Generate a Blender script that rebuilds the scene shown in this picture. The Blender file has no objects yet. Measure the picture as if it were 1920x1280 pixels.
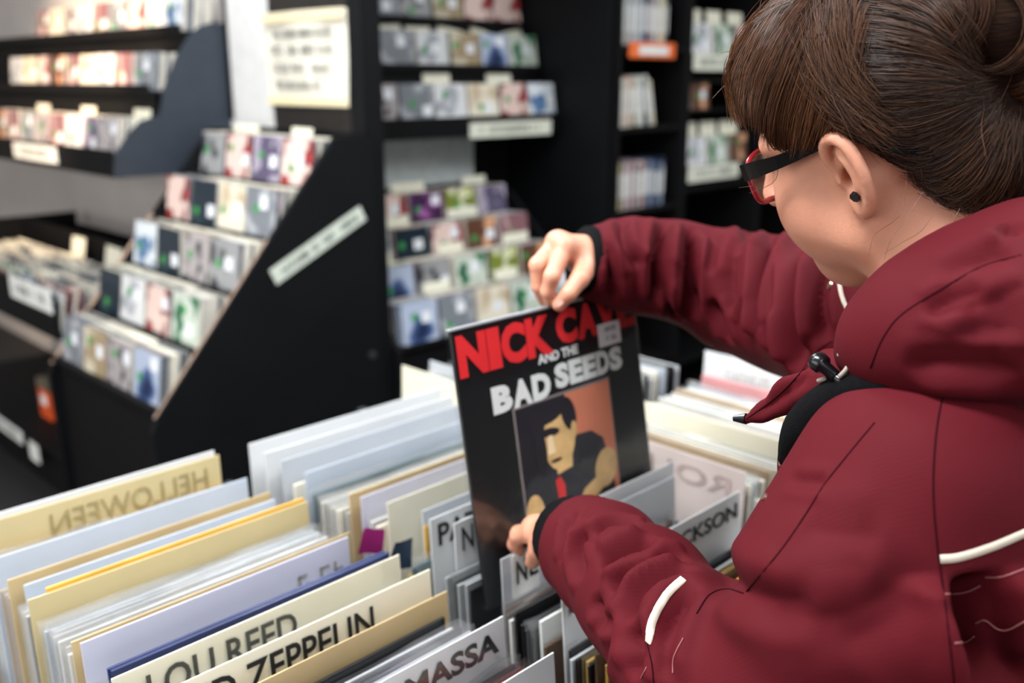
import bpy, bmesh, math, random
import numpy as np
from mathutils import Vector, Matrix
from mathutils.bvhtree import BVHTree

random.seed(7)
RNG = np.random.default_rng(7)
SC = bpy.context.scene
COL = SC.collection
PI = math.pi
R2 = math.sqrt(0.5)

# ------------------------------------------------------------------ camera
CAM_H = 1.46
PITCH = math.radians(15.5)
FPX = 1780.0
cam_data = bpy.data.cameras.new('camera')
cam_data.sensor_width = 36.0
cam_data.lens = FPX / 1920 * 36.0
cam_data.clip_start = 0.05
cam_data.dof.use_dof = True
cam_data.dof.focus_distance = 0.74
cam_data.dof.aperture_fstop = 3.6
cam_data.dof.aperture_blades = 9
cam = bpy.data.objects.new('camera', cam_data)
cam.location = (0, 0, CAM_H)
cam.rotation_euler = (PI / 2 - PITCH, 0, -PI / 4)   # shop grid: x runs away to the right, y away to the left
COL.objects.link(cam)
SC.camera = cam

# ------------------------------------------------------------------ world, view
world = bpy.data.worlds.new('world')
SC.world = world
world.use_nodes = True
world.node_tree.nodes['Background'].inputs[0].default_value = (0.92, 0.96, 1.0, 1)
world.node_tree.nodes['Background'].inputs[1].default_value = 0.04
SC.view_settings.view_transform = 'Standard'
SC.view_settings.look = 'None'
SC.view_settings.exposure = 0.78
SC.view_settings.gamma = 1.0
SC.view_settings.use_curve_mapping = False
SC.cycles.max_bounces = 8; SC.cycles.diffuse_bounces = 3; SC.cycles.glossy_bounces = 3; SC.cycles.transmission_bounces = 4; SC.cycles.transparent_max_bounces = 12
SC.cycles.caustics_reflective = False; SC.cycles.caustics_refractive = False

# ceiling lamps of the shop: (x, y, length x, length y, watts)
CEIL_Z = 2.85
LAMPS = [(-0.75, 0.55, 0.32, 1.25, 54), (-0.75, 2.35, 0.32, 1.25, 24), (1.15, 0.9, 0.32, 1.25, 28),
         (0.2, -1.3, 1.25, 0.32, 14), (2.2, 2.9, 0.32, 1.25, 26), (-2.4, 1.2, 0.32, 1.25, 14)]
for i, (lx, ly, sx, sy, w) in enumerate(LAMPS):
    ld = bpy.data.lights.new('tube_light', 'AREA')
    ld.shape = 'RECTANGLE'; ld.size = sx; ld.size_y = sy
    ld.energy = w; ld.color = (0.93, 0.97, 1.0)
    lo = bpy.data.objects.new('tube_light', ld)
    lo.location = ((lx + ly) * R2, (ly - lx) * R2, CEIL_Z - 0.09)
    COL.objects.link(lo)
# fill light from two added windows, unseen behind the camera: (name, x, y, facing rotation, width, height, z, watts, colour)
ADDED_WINS = [(-2.40, 2.5, -PI / 2, 4.2, 1.5, 1.55, 23, (1.0, 0.94, 0.87)), (-0.1, -2.60, 0.0, 3.6, 1.5, 1.55, 6, (0.95, 0.98, 1.0))]
for (wx, wy, wr_, ww_, wh_, wz_, we_, wc_) in ADDED_WINS:
    ld = bpy.data.lights.new('added_window_fill', 'AREA'); ld.shape = 'RECTANGLE'; ld.size = ww_; ld.size_y = wh_; ld.energy = we_; ld.color = wc_
    lo = bpy.data.objects.new('added_window_fill', ld)
    lo.location = (wx + 0.06 * (wr_ != 0), wy + 0.06 * (wr_ == 0), wz_)
    lo.rotation_euler = (PI / 2, 0, wr_)      # added light shines along the inward normal
    COL.objects.link(lo)
# warm track spot over the left wall rack
sd = bpy.data.lights.new('track_spot_light', 'SPOT')
sd.energy = 230; sd.color = (1.0, 0.74, 0.5); sd.spot_size = math.radians(48); sd.spot_blend = 0.5
sd.shadow_soft_size = 0.04
so = bpy.data.objects.new('track_spot_light', sd)
so.location = (0.57, 3.04, 2.52)
_d = Vector((1.45, 3.85, 1.62)) - Vector(so.location)
so.rotation_euler = _d.to_track_quat('-Z', 'Y').to_euler()
COL.objects.link(so)

# ------------------------------------------------------------------ geometry helpers
def W(u, v, z):
    """shop grid: v runs away to the right, u away to the left, z measured from eye height"""
    return (v, u, z + CAM_H)

_c, _s = math.cos(PITCH), math.sin(PITCH)
CRT, CFW, CUP = np.array([R2, -R2, 0]), np.array([_c * R2, _c * R2, -_s]), np.array([_s * R2, _s * R2, _c])
CPOS = np.array([0, 0, CAM_H])

def at(px, py, d):
    return CPOS + d * (CFW + (px - 960) / FPX * CRT + (640 - py) / FPX * CUP)

def lin(c):
    return tuple(((x / 12.92) if x <= 0.04045 else ((x + 0.055) / 1.055) ** 2.4) for x in c)

def rgb(r, g, b):
    return lin((r / 255, g / 255, b / 255))

def mk(name, verts, faces, mats=None, parent=None, smooth=False, midx=None):
    me = bpy.data.meshes.new(name)
    me.from_pydata([tuple(v) for v in verts], [], [tuple(f) for f in faces])
    if mats is not None:
        for m in (mats if isinstance(mats, (list, tuple)) else [mats]):
            me.materials.append(m)
    if midx is not None:
        me.polygons.foreach_set('material_index', midx)
    if smooth:
        me.polygons.foreach_set('use_smooth', [True] * len(me.polygons))
    me.update()
    o = bpy.data.objects.new(name, me)
    COL.objects.link(o)
    if parent is not None:
        o.parent = parent
    return o

def mk_np(name, V, Q, mat, parent=None, smooth=True):
    """large mesh from numpy arrays; Q is (n,3) or (n,4)"""
    me = bpy.data.meshes.new(name)
    n, k = Q.shape
    me.vertices.add(len(V)); me.vertices.foreach_set('co', np.ascontiguousarray(V, dtype=np.float32).ravel())
    me.loops.add(n * k); me.loops.foreach_set('vertex_index', np.ascontiguousarray(Q, dtype=np.int32).ravel())
    me.polygons.add(n)
    me.polygons.foreach_set('loop_start', np.arange(0, n * k, k, dtype=np.int32))
    me.update(calc_edges=True)
    me.validate()
    if smooth:
        me.polygons.foreach_set('use_smooth', np.ones(len(me.polygons), dtype=bool))
    for m in (mat if isinstance(mat, (list, tuple)) else [mat]):
        me.materials.append(m)
    o = bpy.data.objects.new(name, me)
    COL.objects.link(o)
    if parent is not None:
        o.parent = parent
    return o

BOXF = [(0, 3, 2, 1), (4, 5, 6, 7), (0, 1, 5, 4), (1, 2, 6, 5), (2, 3, 7, 6), (3, 0, 4, 7)]

def boxv(x0, x1, y0, y1, z0, z1):
    return [(x0, y0, z0), (x1, y0, z0), (x1, y1, z0), (x0, y1, z0), (x0, y0, z1), (x1, y0, z1), (x1, y1, z1), (x0, y1, z1)]

def box(name, b, mat, parent=None, bevel=0.0):
    if bevel > 0:
        bm = bmesh.new()
        vs = [bm.verts.new(v) for v in boxv(*b)]
        for f in BOXF:
            bm.faces.new([vs[i] for i in f])
        bmesh.ops.bevel(bm, geom=bm.edges[:], offset=bevel, segments=2, affect='EDGES', profile=0.5)
        me = bpy.data.meshes.new(name); bm.to_mesh(me); bm.free()
        me.materials.append(mat)
        o = bpy.data.objects.new(name, me); COL.objects.link(o)
        if parent is not None:
            o.parent = parent
        return o
    return mk(name, boxv(*b), BOXF, mat, parent)

def prism(name, poly, x0, x1, mat, parent=None):
    """polygon in the local y,z plane, extruded along x"""
    n = len(poly)
    V = [(x0, y, z) for y, z in poly] + [(x1, y, z) for y, z in poly]
    Fc = [tuple(range(n)), tuple(range(2 * n - 1, n - 1, -1))]
    for i in range(n):
        j = (i + 1) % n
        Fc.append((i, i + n, j + n, j))
    return mk(name, V, Fc, mat, parent)

def slab(name, poly, y0, y1, mat, parent=None):
    """polygon in the local x,z plane (counter-clockwise seen from -y), thickness along y"""
    n = len(poly)
    V = [(x, y0, z) for x, z in poly] + [(x, y1, z) for x, z in poly]
    Fc = [tuple(range(n)), tuple(range(2 * n - 1, n - 1, -1))]
    for i in range(n):
        j = (i + 1) % n
        Fc.append((j, i, i + n, j + n))
    return mk(name, V, Fc, mat, parent)

def cyl(name, p, q, r, mat, parent=None, n=16, r2=None, smooth=True):
    p, q = Vector(p), Vector(q); ax = (q - p).normalized()
    e = ax.orthogonal().normalized(); f = ax.cross(e); r2 = r if r2 is None else r2
    V = []; Fc = []
    for k, (c, rr) in enumerate(((p, r), (q, r2))):
        for i in range(n):
            a = 2 * PI * i / n
            V.append(c + e * (rr * math.cos(a)) + f * (rr * math.sin(a)))
    for i in range(n):
        j = (i + 1) % n
        Fc.append((i, j, j + n, i + n))
    Fc += [tuple(range(n - 1, -1, -1)), tuple(range(n, 2 * n))]
    return mk(name, V, Fc, mat, parent)

def tube_np(P, rad, n=8):
    """tube verts/faces along polyline P with radius (scalar or list); capped"""
    P = np.asarray(P, float); m = len(P); rad = np.broadcast_to(np.asarray(rad, float), (m,))
    T = np.gradient(P, axis=0); T /= np.linalg.norm(T, axis=1)[:, None] + 1e-12
    nrm = np.cross(T[0], [0.3, 0.2, 0.9]); nrm /= np.linalg.norm(nrm)
    V = []
    for i in range(m):
        nrm = nrm - T[i] * (nrm @ T[i]); nrm /= np.linalg.norm(nrm) + 1e-12
        b = np.cross(T[i], nrm)
        for k in range(n):
            a = 2 * PI * k / n
            V.append(P[i] + rad[i] * (math.cos(a) * nrm + math.sin(a) * b))
    Fc = []
    for i in range(m - 1):
        for k in range(n):
            j = (k + 1) % n
            Fc.append((i * n + k, i * n + j, (i + 1) * n + j, (i + 1) * n + k))
    Fc.append(tuple(range(n - 1, -1, -1))); Fc.append(tuple(range((m - 1) * n, m * n)))
    return V, Fc

def tube(name, P, rad, mat, parent=None, n=8):
    V, Fc = tube_np(P, rad, n)
    return mk(name, V, Fc, mat, parent, smooth=True)

def smooth_path(P, n=40):
    """Catmull-Rom through the points"""
    P = np.asarray(P, float); m = len(P)
    Q = np.vstack([2 * P[0] - P[1], P, 2 * P[-1] - P[-2]])
    out = []
    for t in np.linspace(0, m - 1 - 1e-6, n):
        i = int(t); f = t - i
        p0, p1, p2, p3 = Q[i], Q[i + 1], Q[i + 2], Q[i + 3]
        out.append(0.5 * (2 * p1 + (p2 - p0) * f + (2 * p0 - 5 * p1 + 4 * p2 - p3) * f * f + (3 * p1 - p0 - 3 * p2 + p3) * f ** 3))
    return np.array(out)

def empty(name, loc=(0, 0, 0), rz=0.0):
    o = bpy.data.objects.new(name, None)
    o.empty_display_size = 0.05
    o.location = loc; o.rotation_euler = (0, 0, rz)
    COL.objects.link(o)
    return o

def tag(o, label, cat, group=None):
    o['label'] = label; o['category'] = cat
    if group:
        o['group'] = group
    return o

def struct(o, label=None):
    o['kind'] = 'structure'
    if label:
        o['label'] = label
    return o

RZ = {1: 0.0, -1: -PI / 2}
def grid_place(o, rot, x, y, z):
    """rot +1: local x = v, y = u (faces the right aisle); rot -1: local x = -u, y = v"""
    o.location = W(y, x, z) if rot > 0 else W(-x, y, z)
    o.rotation_euler = (0, 0, RZ[rot])
    return o

ORD = ['first', 'second', 'third', 'fourth', 'fifth', 'sixth', 'seventh', 'eighth', 'ninth', 'tenth', 'eleventh', 'twelfth', 'thirteenth', 'fourteenth', 'fifteenth', 'sixteenth',
       'seventeenth', 'eighteenth', 'nineteenth', 'twentieth', 'twenty-first', 'twenty-second', 'twenty-third', 'twenty-fourth', 'twenty-fifth']

# ------------------------------------------------------------------ materials
def nodes_of(m):
    m.use_nodes = True
    nt = m.node_tree
    return nt, nt.nodes['Principled BSDF']

def mat(name, col, rough=0.5, metal=0.0, vary=0.12, scale=30.0, bump=0.0, bscale=None, sheen=0.0, sss=0.0,
        trans=0.0, alpha=1.0, spec=0.5, emit=None, estr=0.0, coat=0.0, stretch=None):
    m = bpy.data.materials.new(name)
    nt, bs = nodes_of(m)
    bs.inputs['Roughness'].default_value = rough
    bs.inputs['Metallic'].default_value = metal
    bs.inputs['Specular IOR Level'].default_value = spec
    tc = nt.nodes.new('ShaderNodeTexCoord')
    nz = nt.nodes.new('ShaderNodeTexNoise'); nz.inputs['Scale'].default_value = scale; nz.inputs['Detail'].default_value = 3
    src = tc.outputs['Object']
    if stretch:
        mp = nt.nodes.new('ShaderNodeMapping'); mp.inputs['Scale'].default_value = stretch
        nt.links.new(src, mp.inputs['Vector']); src = mp.outputs['Vector']
    nt.links.new(src, nz.inputs['Vector'])
    rp = nt.nodes.new('ShaderNodeValToRGB')
    lo = tuple(c * (1 - vary) for c in col) + (1,); hi = tuple(min(1, c * (1 + vary)) for c in col) + (1,)
    rp.color_ramp.elements[0].color = lo; rp.color_ramp.elements[1].color = hi
    rp.color_ramp.elements[0].position = 0.3; rp.color_ramp.elements[1].position = 0.7
    nt.links.new(nz.outputs['Fac'], rp.inputs['Fac'])
    nt.links.new(rp.outputs['Color'], bs.inputs['Base Color'])
    if bump > 0:
        n2 = nt.nodes.new('ShaderNodeTexNoise'); n2.inputs['Scale'].default_value = bscale or scale * 4; n2.inputs['Detail'].default_value = 4
        nt.links.new(src, n2.inputs['Vector'])
        bp = nt.nodes.new('ShaderNodeBump'); bp.inputs['Strength'].default_value = bump; bp.inputs['Distance'].default_value = 0.002
        nt.links.new(n2.outputs['Fac'], bp.inputs['Height']); nt.links.new(bp.outputs['Normal'], bs.inputs['Normal'])
    if sheen:
        bs.inputs['Sheen Weight'].default_value = sheen; bs.inputs['Sheen Roughness'].default_value = 0.45
    if sss:
        bs.inputs['Subsurface Weight'].default_value = sss; bs.inputs['Subsurface Radius'].default_value = (0.012, 0.005, 0.003)
        bs.inputs['Subsurface Scale'].default_value = 1.0
    if trans:
        bs.inputs['Transmission Weight'].default_value = trans
    if alpha < 1:
        bs.inputs['Alpha'].default_value = alpha
    if coat:
        bs.inputs['Coat Weight'].default_value = coat; bs.inputs['Coat Roughness'].default_value = 0.12
    if emit:
        bs.inputs['Emission Color'].default_value = tuple(emit) + (1,); bs.inputs['Emission Strength'].default_value = estr
    return m

def cover_mat(name, cols, scale=9, seed=0.0):
    """printed cover: irregular patches of a few inks under gloss"""
    m = bpy.data.materials.new(name)
    nt, bs = nodes_of(m)
    bs.inputs['Roughness'].default_value = 0.3
    bs.inputs['Coat Weight'].default_value = 0.25; bs.inputs['Coat Roughness'].default_value = 0.15
    tc = nt.nodes.new('ShaderNodeTexCoord')
    mp = nt.nodes.new('ShaderNodeMapping'); mp.inputs['Location'].default_value = (seed, seed * 1.7, seed * 0.6)
    nt.links.new(tc.outputs['Object'], mp.inputs['Vector'])
    nz = nt.nodes.new('ShaderNodeTexNoise'); nz.inputs['Scale'].default_value = scale; nz.inputs['Detail'].default_value = 1.5
    vo = nt.nodes.new('ShaderNodeTexVoronoi'); vo.inputs['Scale'].default_value = scale * 1.2
    nt.links.new(mp.outputs['Vector'], nz.inputs['Vector']); nt.links.new(mp.outputs['Vector'], vo.inputs['Vector'])
    mx = nt.nodes.new('ShaderNodeMath'); mx.operation = 'MULTIPLY_ADD'
    mx.inputs[1].default_value = 0.35; nt.links.new(vo.outputs['Distance'], mx.inputs[0]); nt.links.new(nz.outputs['Fac'], mx.inputs[2])
    rp = nt.nodes.new('ShaderNodeValToRGB'); rp.color_ramp.interpolation = 'EASE'
    els = rp.color_ramp.elements
    pos = [0.38, 0.55, 0.66, 0.78]
    for i, c in enumerate(cols):
        e = els[i] if i < 2 else els.new(pos[i])
        e.position = pos[i]; e.color = tuple(c) + (1,)
    nt.links.new(mx.outputs[0], rp.inputs['Fac'])
    nt.links.new(rp.outputs['Color'], bs.inputs['Base Color'])
    return m

M_BLACK = mat('black_painted_board', rgb(6, 6, 8), 0.65, vary=0.25, scale=12, bump=0.05, spec=0.2)
M_BLACK2 = mat('black_panel_satin', rgb(8, 9, 12), 0.6, vary=0.2, scale=6, bump=0.04, spec=0.2)
M_SLATE = mat('slate_grey_board', rgb(36, 43, 53), 0.6, vary=0.12, scale=14, bump=0.05)
M_DKWOOD = mat('dark_wood', rgb(34, 30, 28), 0.5, vary=0.35, scale=5, bump=0.15, stretch=(8, 8, 0.6))
M_LITEDGE = mat('painted_lit_edge', rgb(168, 140, 122), 0.7, vary=0.2, scale=60)  # warm light on the rack's slanted edge, put into the colour
M_PLASTER = mat('rough_white_plaster', rgb(205, 204, 202), 0.85, vary=0.06, scale=18, bump=0.9, bscale=60)
M_WALL = mat('painted_wall', rgb(205, 198, 194), 0.8, vary=0.05, scale=4, bump=0.1)
M_FLOOR = mat('dark_floor', rgb(28, 28, 30), 0.6, vary=0.2, scale=3, bump=0.05)
M_CEIL = mat('ceiling_paint', rgb(196, 196, 194), 0.9, vary=0.03, scale=3)
M_LAMP = mat('lamp_diffuser', (0.9, 0.9, 0.9), 0.6, emit=(0.93, 0.97, 1.0), estr=2.0)
M_WARM = mat('warm_bulb', (0.9, 0.8, 0.6), 0.5, emit=(1.0, 0.74, 0.5), estr=18.0)
M_METAL = mat('brushed_metal', rgb(120, 120, 122), 0.35, metal=0.9)
M_LABEL = mat('cream_label_card', rgb(222, 222, 205), 0.55, vary=0.04, scale=20)
M_LABELW = mat('white_label_card', rgb(226, 226, 222), 0.55, vary=0.03, scale=20)
M_LABELG = mat('pale_green_label_card', rgb(206, 212, 198), 0.5, vary=0.04, scale=20)
M_LABELO = mat('orange_label_card', rgb(236, 112, 52), 0.5, vary=0.05, scale=20)
M_PAPER = mat('notice_paper', rgb(222, 216, 202), 0.6, vary=0.03, scale=10)
M_PAPEREDGE = mat('yellowed_paper', rgb(222, 206, 166), 0.6, vary=0.05, scale=10)
M_INK = mat('black_ink', rgb(16, 18, 20), 0.6, vary=0.1)
M_INKFADE = mat('faded_ink', rgb(110, 112, 106), 0.7, vary=0.2)
M_STICKER = mat('white_price_sticker', rgb(226, 228, 232), 0.45, vary=0.04)
M_GREEN = mat('green_round_sticker', rgb(52, 140, 72), 0.45, vary=0.1)
M_CDEDGE = mat('cd_case_edge', rgb(196, 190, 178), 0.35, vary=0.12, scale=25, coat=0.3)
M_CDEDGE2 = mat('cd_case_grey_edge', rgb(96, 100, 106), 0.3, vary=0.2, scale=25, coat=0.4)
M_CARD = mat('cream_divider_card', rgb(228, 224, 204), 0.6, vary=0.05)
# ------------------------------------------------------------------ the room
FZ = -CAM_H
FLOOR = struct(box('floor', (-3.5, 7, -3.5, 7, -0.1, 0), M_FLOOR))
struct(box('ceiling', (-3.5, 7, -3.5, 7, CEIL_Z, CEIL_Z + 0.1), M_CEIL))
WV, WU = 1.77, 2.98          # wall planes: left wall at v = WV, right wall at u = WU
wl = box('wall_left', (-6.4, -2.34, 0, 0.02, 0, CEIL_Z), M_WALL); struct(grid_place(wl, -1, 0, WV, FZ), 'pale painted wall behind the left racks')
wr = box('wall_right', (WV + 0.02, 6.6, 0, 0.12, 0, CEIL_Z), M_BLACK); struct(grid_place(wr, 1, 0, WU, FZ), 'black wall behind the right shelves')
struct(box('wall_back', (-3.5, 7, 6.9, 7, 0, CEIL_Z), M_WALL)); struct(box('wall_far', (6.9, 7, -3.5, 6.9, 0, CEIL_Z), M_WALL))
pl = box('wall_pier', (-3.16, -2.86, -0.03, 0, 0.9, CEIL_Z), M_PLASTER); pl.parent = wl; pl['label'] = 'rough white plaster pier'
bd = box('wood_cladding', (-2.86, -2.34, -0.03, 0, 0, CEIL_Z), M_DKWOOD); bd.parent = wl; bd['label'] = 'dark wooden cladding board'
po = box('corner_post', (-2.40, -2.335, -0.05, 0.02, 0, CEIL_Z), M_BLACK2); po.parent = wl

# front walls behind the camera with added windows, glowing panes out of view, for fill light
M_GLOWPANE = mat('added_pane_glow', (0.85, 0.88, 0.9), 0.2, emit=(0.97, 0.98, 1.0), estr=0.9)
M_WFRAME = mat('added_window_frame', rgb(60, 62, 64), 0.5)
def holed_wall(name, L0, L1, a, b, z0, z1, loc, rz):
    V = []; Fc = []
    for bb in ((L0, L1, 0, 0.1, 0, z0), (L0, L1, 0, 0.1, z1, CEIL_Z), (L0, a, 0, 0.1, z0, z1), (b, L1, 0, 0.1, z0, z1)):
        k = len(V); V += boxv(*bb); Fc += [tuple(k + i for i in f) for f in BOXF]
    o = mk(name, V, Fc, M_WALL); o.location = loc; o.rotation_euler = (0, 0, rz); return struct(o)
for i, (wx, wy, wr_, ww_, wh_, wz_, we_, wc_) in enumerate(ADDED_WINS):
    nm = ('wall_front', 'wall_side')[i]
    rz = PI / 2 if i == 0 else PI
    z0, z1 = wz_ - wh_ / 2, wz_ + wh_ / 2
    loc = (wx, wy, 0)
    w_ = holed_wall(nm, -3.2, 3.2, -ww_ / 2, ww_ / 2, z0, z1, loc, rz)
    wn = empty('added_window_%d' % (i + 1), loc, rz); wn['kind'] = 'structure'
    box('pane', (-ww_ / 2, ww_ / 2, 0.05, 0.056, z0, z1), M_GLOWPANE, wn)
    for k in range(5):
        xx = -ww_ / 2 + ww_ * k / 4
        box('mullion', (xx - 0.025, xx + 0.025, 0.02, 0.049, z0, z1), M_WFRAME, wn)
    box('sill', (-ww_ / 2 - .05, ww_ / 2 + .05, -0.04, 0.1, z0 - 0.03, z0), M_WFRAME, wn)

# ceiling lamps
for i, (lx, ly, sx, sy, w) in enumerate(LAMPS):
    e = empty('ceiling_light', ((lx + ly) * R2, (ly - lx) * R2, CEIL_Z))
    box('housing', (-sx / 2 - .03, sx / 2 + .03, -sy / 2 - .03, sy / 2 + .03, -0.06, 0), M_LABELW, e)
    box('diffuser', (-sx / 2, sx / 2, -sy / 2, sy / 2, -0.078, -0.06), M_LAMP, e)
    tag(e, 'long white fluorescent ceiling lamp above the %s' % ['record bins', 'stepped left rack', 'woman in the red jacket', 'aisle behind the camera', 'far right shelves', 'left wall rack'][i], 'ceiling lamp', 'fluorescent ceiling lamps')
e = empty('track_spotlight', (0.57, 3.04, CEIL_Z))
cyl('stem', (0, 0, 0), (0, 0, -0.2), 0.012, M_BLACK2, e)
_q = Vector((0.83, 0.86, -1.07)).normalized(); _p = Vector((0, 0, -0.27))
cyl('lamp_head', _p - _q * 0.09, _p - _q * 0.005, 0.045, M_BLACK2, e)
cyl('bulb', _p - _q * 0.005, _p - _q * 0.002, 0.035, M_WARM, e)
tag(e, 'black track spotlight aimed at the left wall rack', 'spotlight')

# ------------------------------------------------------------------ lettering
def text_me(s, w, h, mat_, thick=0.0004, bold=0.0, mirror=False, squash=True):
    """letters as a thin mesh in the local x,z plane facing -y, fitted into w x h (origin bottom left)"""
    cu = bpy.data.curves.new('lettering', 'FONT')
    cu.body = s; cu.size = 1.0; cu.offset = bold; cu.resolution_u = 3; cu.extrude = 0.0
    ob = bpy.data.objects.new('lettering', cu); COL.objects.link(ob)
    dg = bpy.context.evaluated_depsgraph_get(); dg.update()
    me = bpy.data.meshes.new_from_object(ob.evaluated_get(dg))
    bpy.data.objects.remove(ob); bpy.data.curves.remove(cu)
    V = np.array([v.co[:] for v in me.vertices]); Fc = [tuple(p.vertices) for p in me.polygons]
    bpy.data.meshes.remove(me)
    lo, hi = V.min(0), V.max(0)
    x = (V[:, 0] - lo[0]) / (hi[0] - lo[0]) * w; z = (V[:, 1] - lo[1]) / (hi[1] - lo[1]) * h
    if mirror:
        x = w - x; Fc = [f[::-1] for f in Fc]
    n = len(V)
    VV = [(a, 0, b) for a, b in zip(x, z)]
    # extrude towards -y so the strokes stand a hair proud
    VV2 = VV + [(a, -thick, b) for a, b in zip(x, z)]
    F2 = [tuple(i + n for i in f) for f in Fc]
    cnt = {}
    for f in Fc:
        for i in range(len(f)):
            a, b = f[i], f[(i + 1) % len(f)]
            if (b, a) in cnt:
                del cnt[(b, a)]
            else:
                cnt[(a, b)] = 1
    for (a, b) in cnt:
        F2.append((b, a, a + n, b + n))
    me2 = bpy.data.meshes.new('lettering')
    me2.from_pydata(VV2, [], F2); me2.materials.append(mat_); me2.update()
    return me2

def text(s, w, h, mat_, parent, loc, **k):
    o = bpy.data.objects.new('lettering', text_me(s, w, h, mat_, **k)); COL.objects.link(o)
    o.parent = parent; o.location = loc
    return o

def scribble(parent, x0, w, z0, h, n, seed, mat_=None, y=-0.0006):
    """a line of writing too far away to read: short uneven ink strokes"""
    rr = random.Random(seed); V = []; Fc = []
    x = x0
    while x < x0 + w:
        ww = h * rr.uniform(0.35, 0.75); k = len(V)
        if rr.random() < 0.85:
            t = h * 0.17
            for (a, b, c, d) in ((x, x + t, z0, z0 + h), (x, x + ww * .8, z0 + h - t, z0 + h) if rr.random() < .6 else (x, x + ww * .8, z0 + h * .45, z0 + h * .45 + t), (x + ww * .65, x + ww * .65 + t, z0, z0 + h * rr.choice((.5, 1)))):
                k = len(V)
                V += [(a, y, c), (b, y, c), (b, y, d), (a, y, d)]; Fc.append((k, k + 1, k + 2, k + 3))
        x += ww * 1.15
    return mk('lettering', V, Fc, mat_ or M_INKFADE, parent)

# ------------------------------------------------------------------ notice on the pier
nt_ = empty('notice'); grid_place(nt_, -1, -2.86, WV - 0.04, 0.0)
V = []; Fc = []
NXn, NZn = 14, 14
for j in range(NZn + 1):
    for i in range(NXn + 1):
        s_, t_ = i / NXn, j / NZn
        bul = -0.004 - 0.012 * math.sin(PI * s_) ** 2 * (0.4 + 0.6 * t_) - 0.01 * max(0, s_ - .75) * (1 - t_) * 4
        cr = 0.004 * ((s_ > .93) + (s_ < .07)) * ((t_ > .93) or (t_ < .07))
        V.append((s_ * 0.455 + 0.012 * t_ * (s_ - .5), bul, -0.085 + 0.285 * t_ * (1 - cr * 4)))
k = len(V)
V += [(x, y + 0.0008, z) for x, y, z in V]
for j in range(NZn):
    for i in range(NXn):
        a = j * (NXn + 1) + i
        Fc.append((a, a + 1, a + NXn + 2, a + NXn + 1)); Fc.append((a + k, a + NXn + 1 + k, a + NXn + 2 + k, a + 1 + k))
mk('paper', V, Fc, M_PAPER, nt_, smooth=True)
for q, (z0, z1) in enumerate(((-0.082, -0.060), (0.170, 0.196))):
    box('tape_edge', (0.01, 0.45, -0.0185 if q else -0.017, -0.0165 if q else -0.012, z0, z1), M_PAPEREDGE, nt_)
for q, (a, b, zz) in enumerate(((0.05, 0.36, 0.122), (0.05, 0.37, 0.072), (0.055, 0.35, 0.018), (0.07, 0.30, -0.036))):
    scribble(nt_, a, b - 0.03, zz, 0.026, 10, 40 + q, y=-0.019)
tag(nt_, 'curling cream paper notice with four lines of writing on the dark post', 'notice')

# ------------------------------------------------------------------ CD cases
CW, CT, CH = 0.142, 0.0105, 0.125
COVERS = [
    ('white', [rgb(225, 225, 222), rgb(200, 202, 205), rgb(120, 124, 130)]),
    ('pale grey', [rgb(190, 192, 196), rgb(150, 152, 160), rgb(215, 215, 215)]),
    ('dusty pink', [rgb(196, 160, 158), rgb(222, 200, 196), rgb(130, 92, 96)]),
    ('red', [rgb(176, 60, 56), rgb(120, 40, 44), rgb(224, 196, 186)]),
    ('dark green', [rgb(30, 70, 56), rgb(40, 110, 76), rgb(196, 204, 190)]),
    ('teal', [rgb(36, 88, 100), rgb(90, 140, 150), rgb(20, 36, 48)]),
    ('navy blue', [rgb(30, 42, 74), rgb(70, 92, 136), rgb(170, 180, 200)]),
    ('sky blue', [rgb(120, 150, 178), rgb(72, 108, 150), rgb(216, 222, 226)]),
    ('purple', [rgb(130, 64, 140), rgb(168, 96, 164), rgb(60, 30, 70)]),
    ('lime yellow', [rgb(176, 180, 60), rgb(222, 222, 190), rgb(120, 130, 50)]),
    ('beige', [rgb(206, 190, 162), rgb(182, 158, 124), rgb(228, 218, 198)]),
    ('orange brown', [rgb(186, 108, 66), rgb(214, 160, 122), rgb(90, 56, 40)]),
    ('black', [rgb(24, 24, 28), rgb(52, 52, 58), rgb(150, 150, 150)]),
    ('charcoal', [rgb(58, 60, 66), rgb(32, 34, 40), rgb(168, 160, 160)]),
    ('mauve', [rgb(140, 128, 150), rgb(176, 166, 182), rgb(88, 80, 104)]),
    ('cream', [rgb(228, 220, 200), rgb(206, 196, 172), rgb(160, 140, 110)]),
]
CD_MESH = []
for i, (nm, cols) in enumerate(COVERS):
    cm = cover_mat('cover_' + nm.replace(' ', '_'), cols, 7 + (i % 5) * 3, i * 1.37)
    V = boxv(-CW / 2, CW / 2, 0, CT, 0, CH)
    me = bpy.data.meshes.new('cd_case')
    me.from_pydata(V, [], BOXF)
    me.materials.append(cm); me.materials.append(M_CDEDGE if i % 3 else M_CDEDGE2)
    me.polygons.foreach_set('material_index', [1, 1, 0, 1, 1, 1])
    me.update(); CD_MESH.append(me)
me = bpy.data.meshes.new('price_sticker'); me.from_pydata(boxv(-0.019, 0.019, -0.0005, 0, -0.017, 0.017), [], BOXF); me.materials.append(M_STICKER); ME_STICK = me
V = [(0.013 * math.cos(2 * PI * k / 12), 0.0, 0.013 * math.sin(2 * PI * k / 12)) for k in range(12)]
V = [(x, -0.0006, z) for x, y, z in V] + V
me = bpy.data.meshes.new('round_sticker'); me.from_pydata(V, [], [tuple(range(12)), tuple(range(23, 11, -1))] + [((k + 1) % 12, k, k + 12, (k + 1) % 12 + 12) for k in range(12)]); me.materials.append(M_GREEN); ME_GREEN = me
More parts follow.
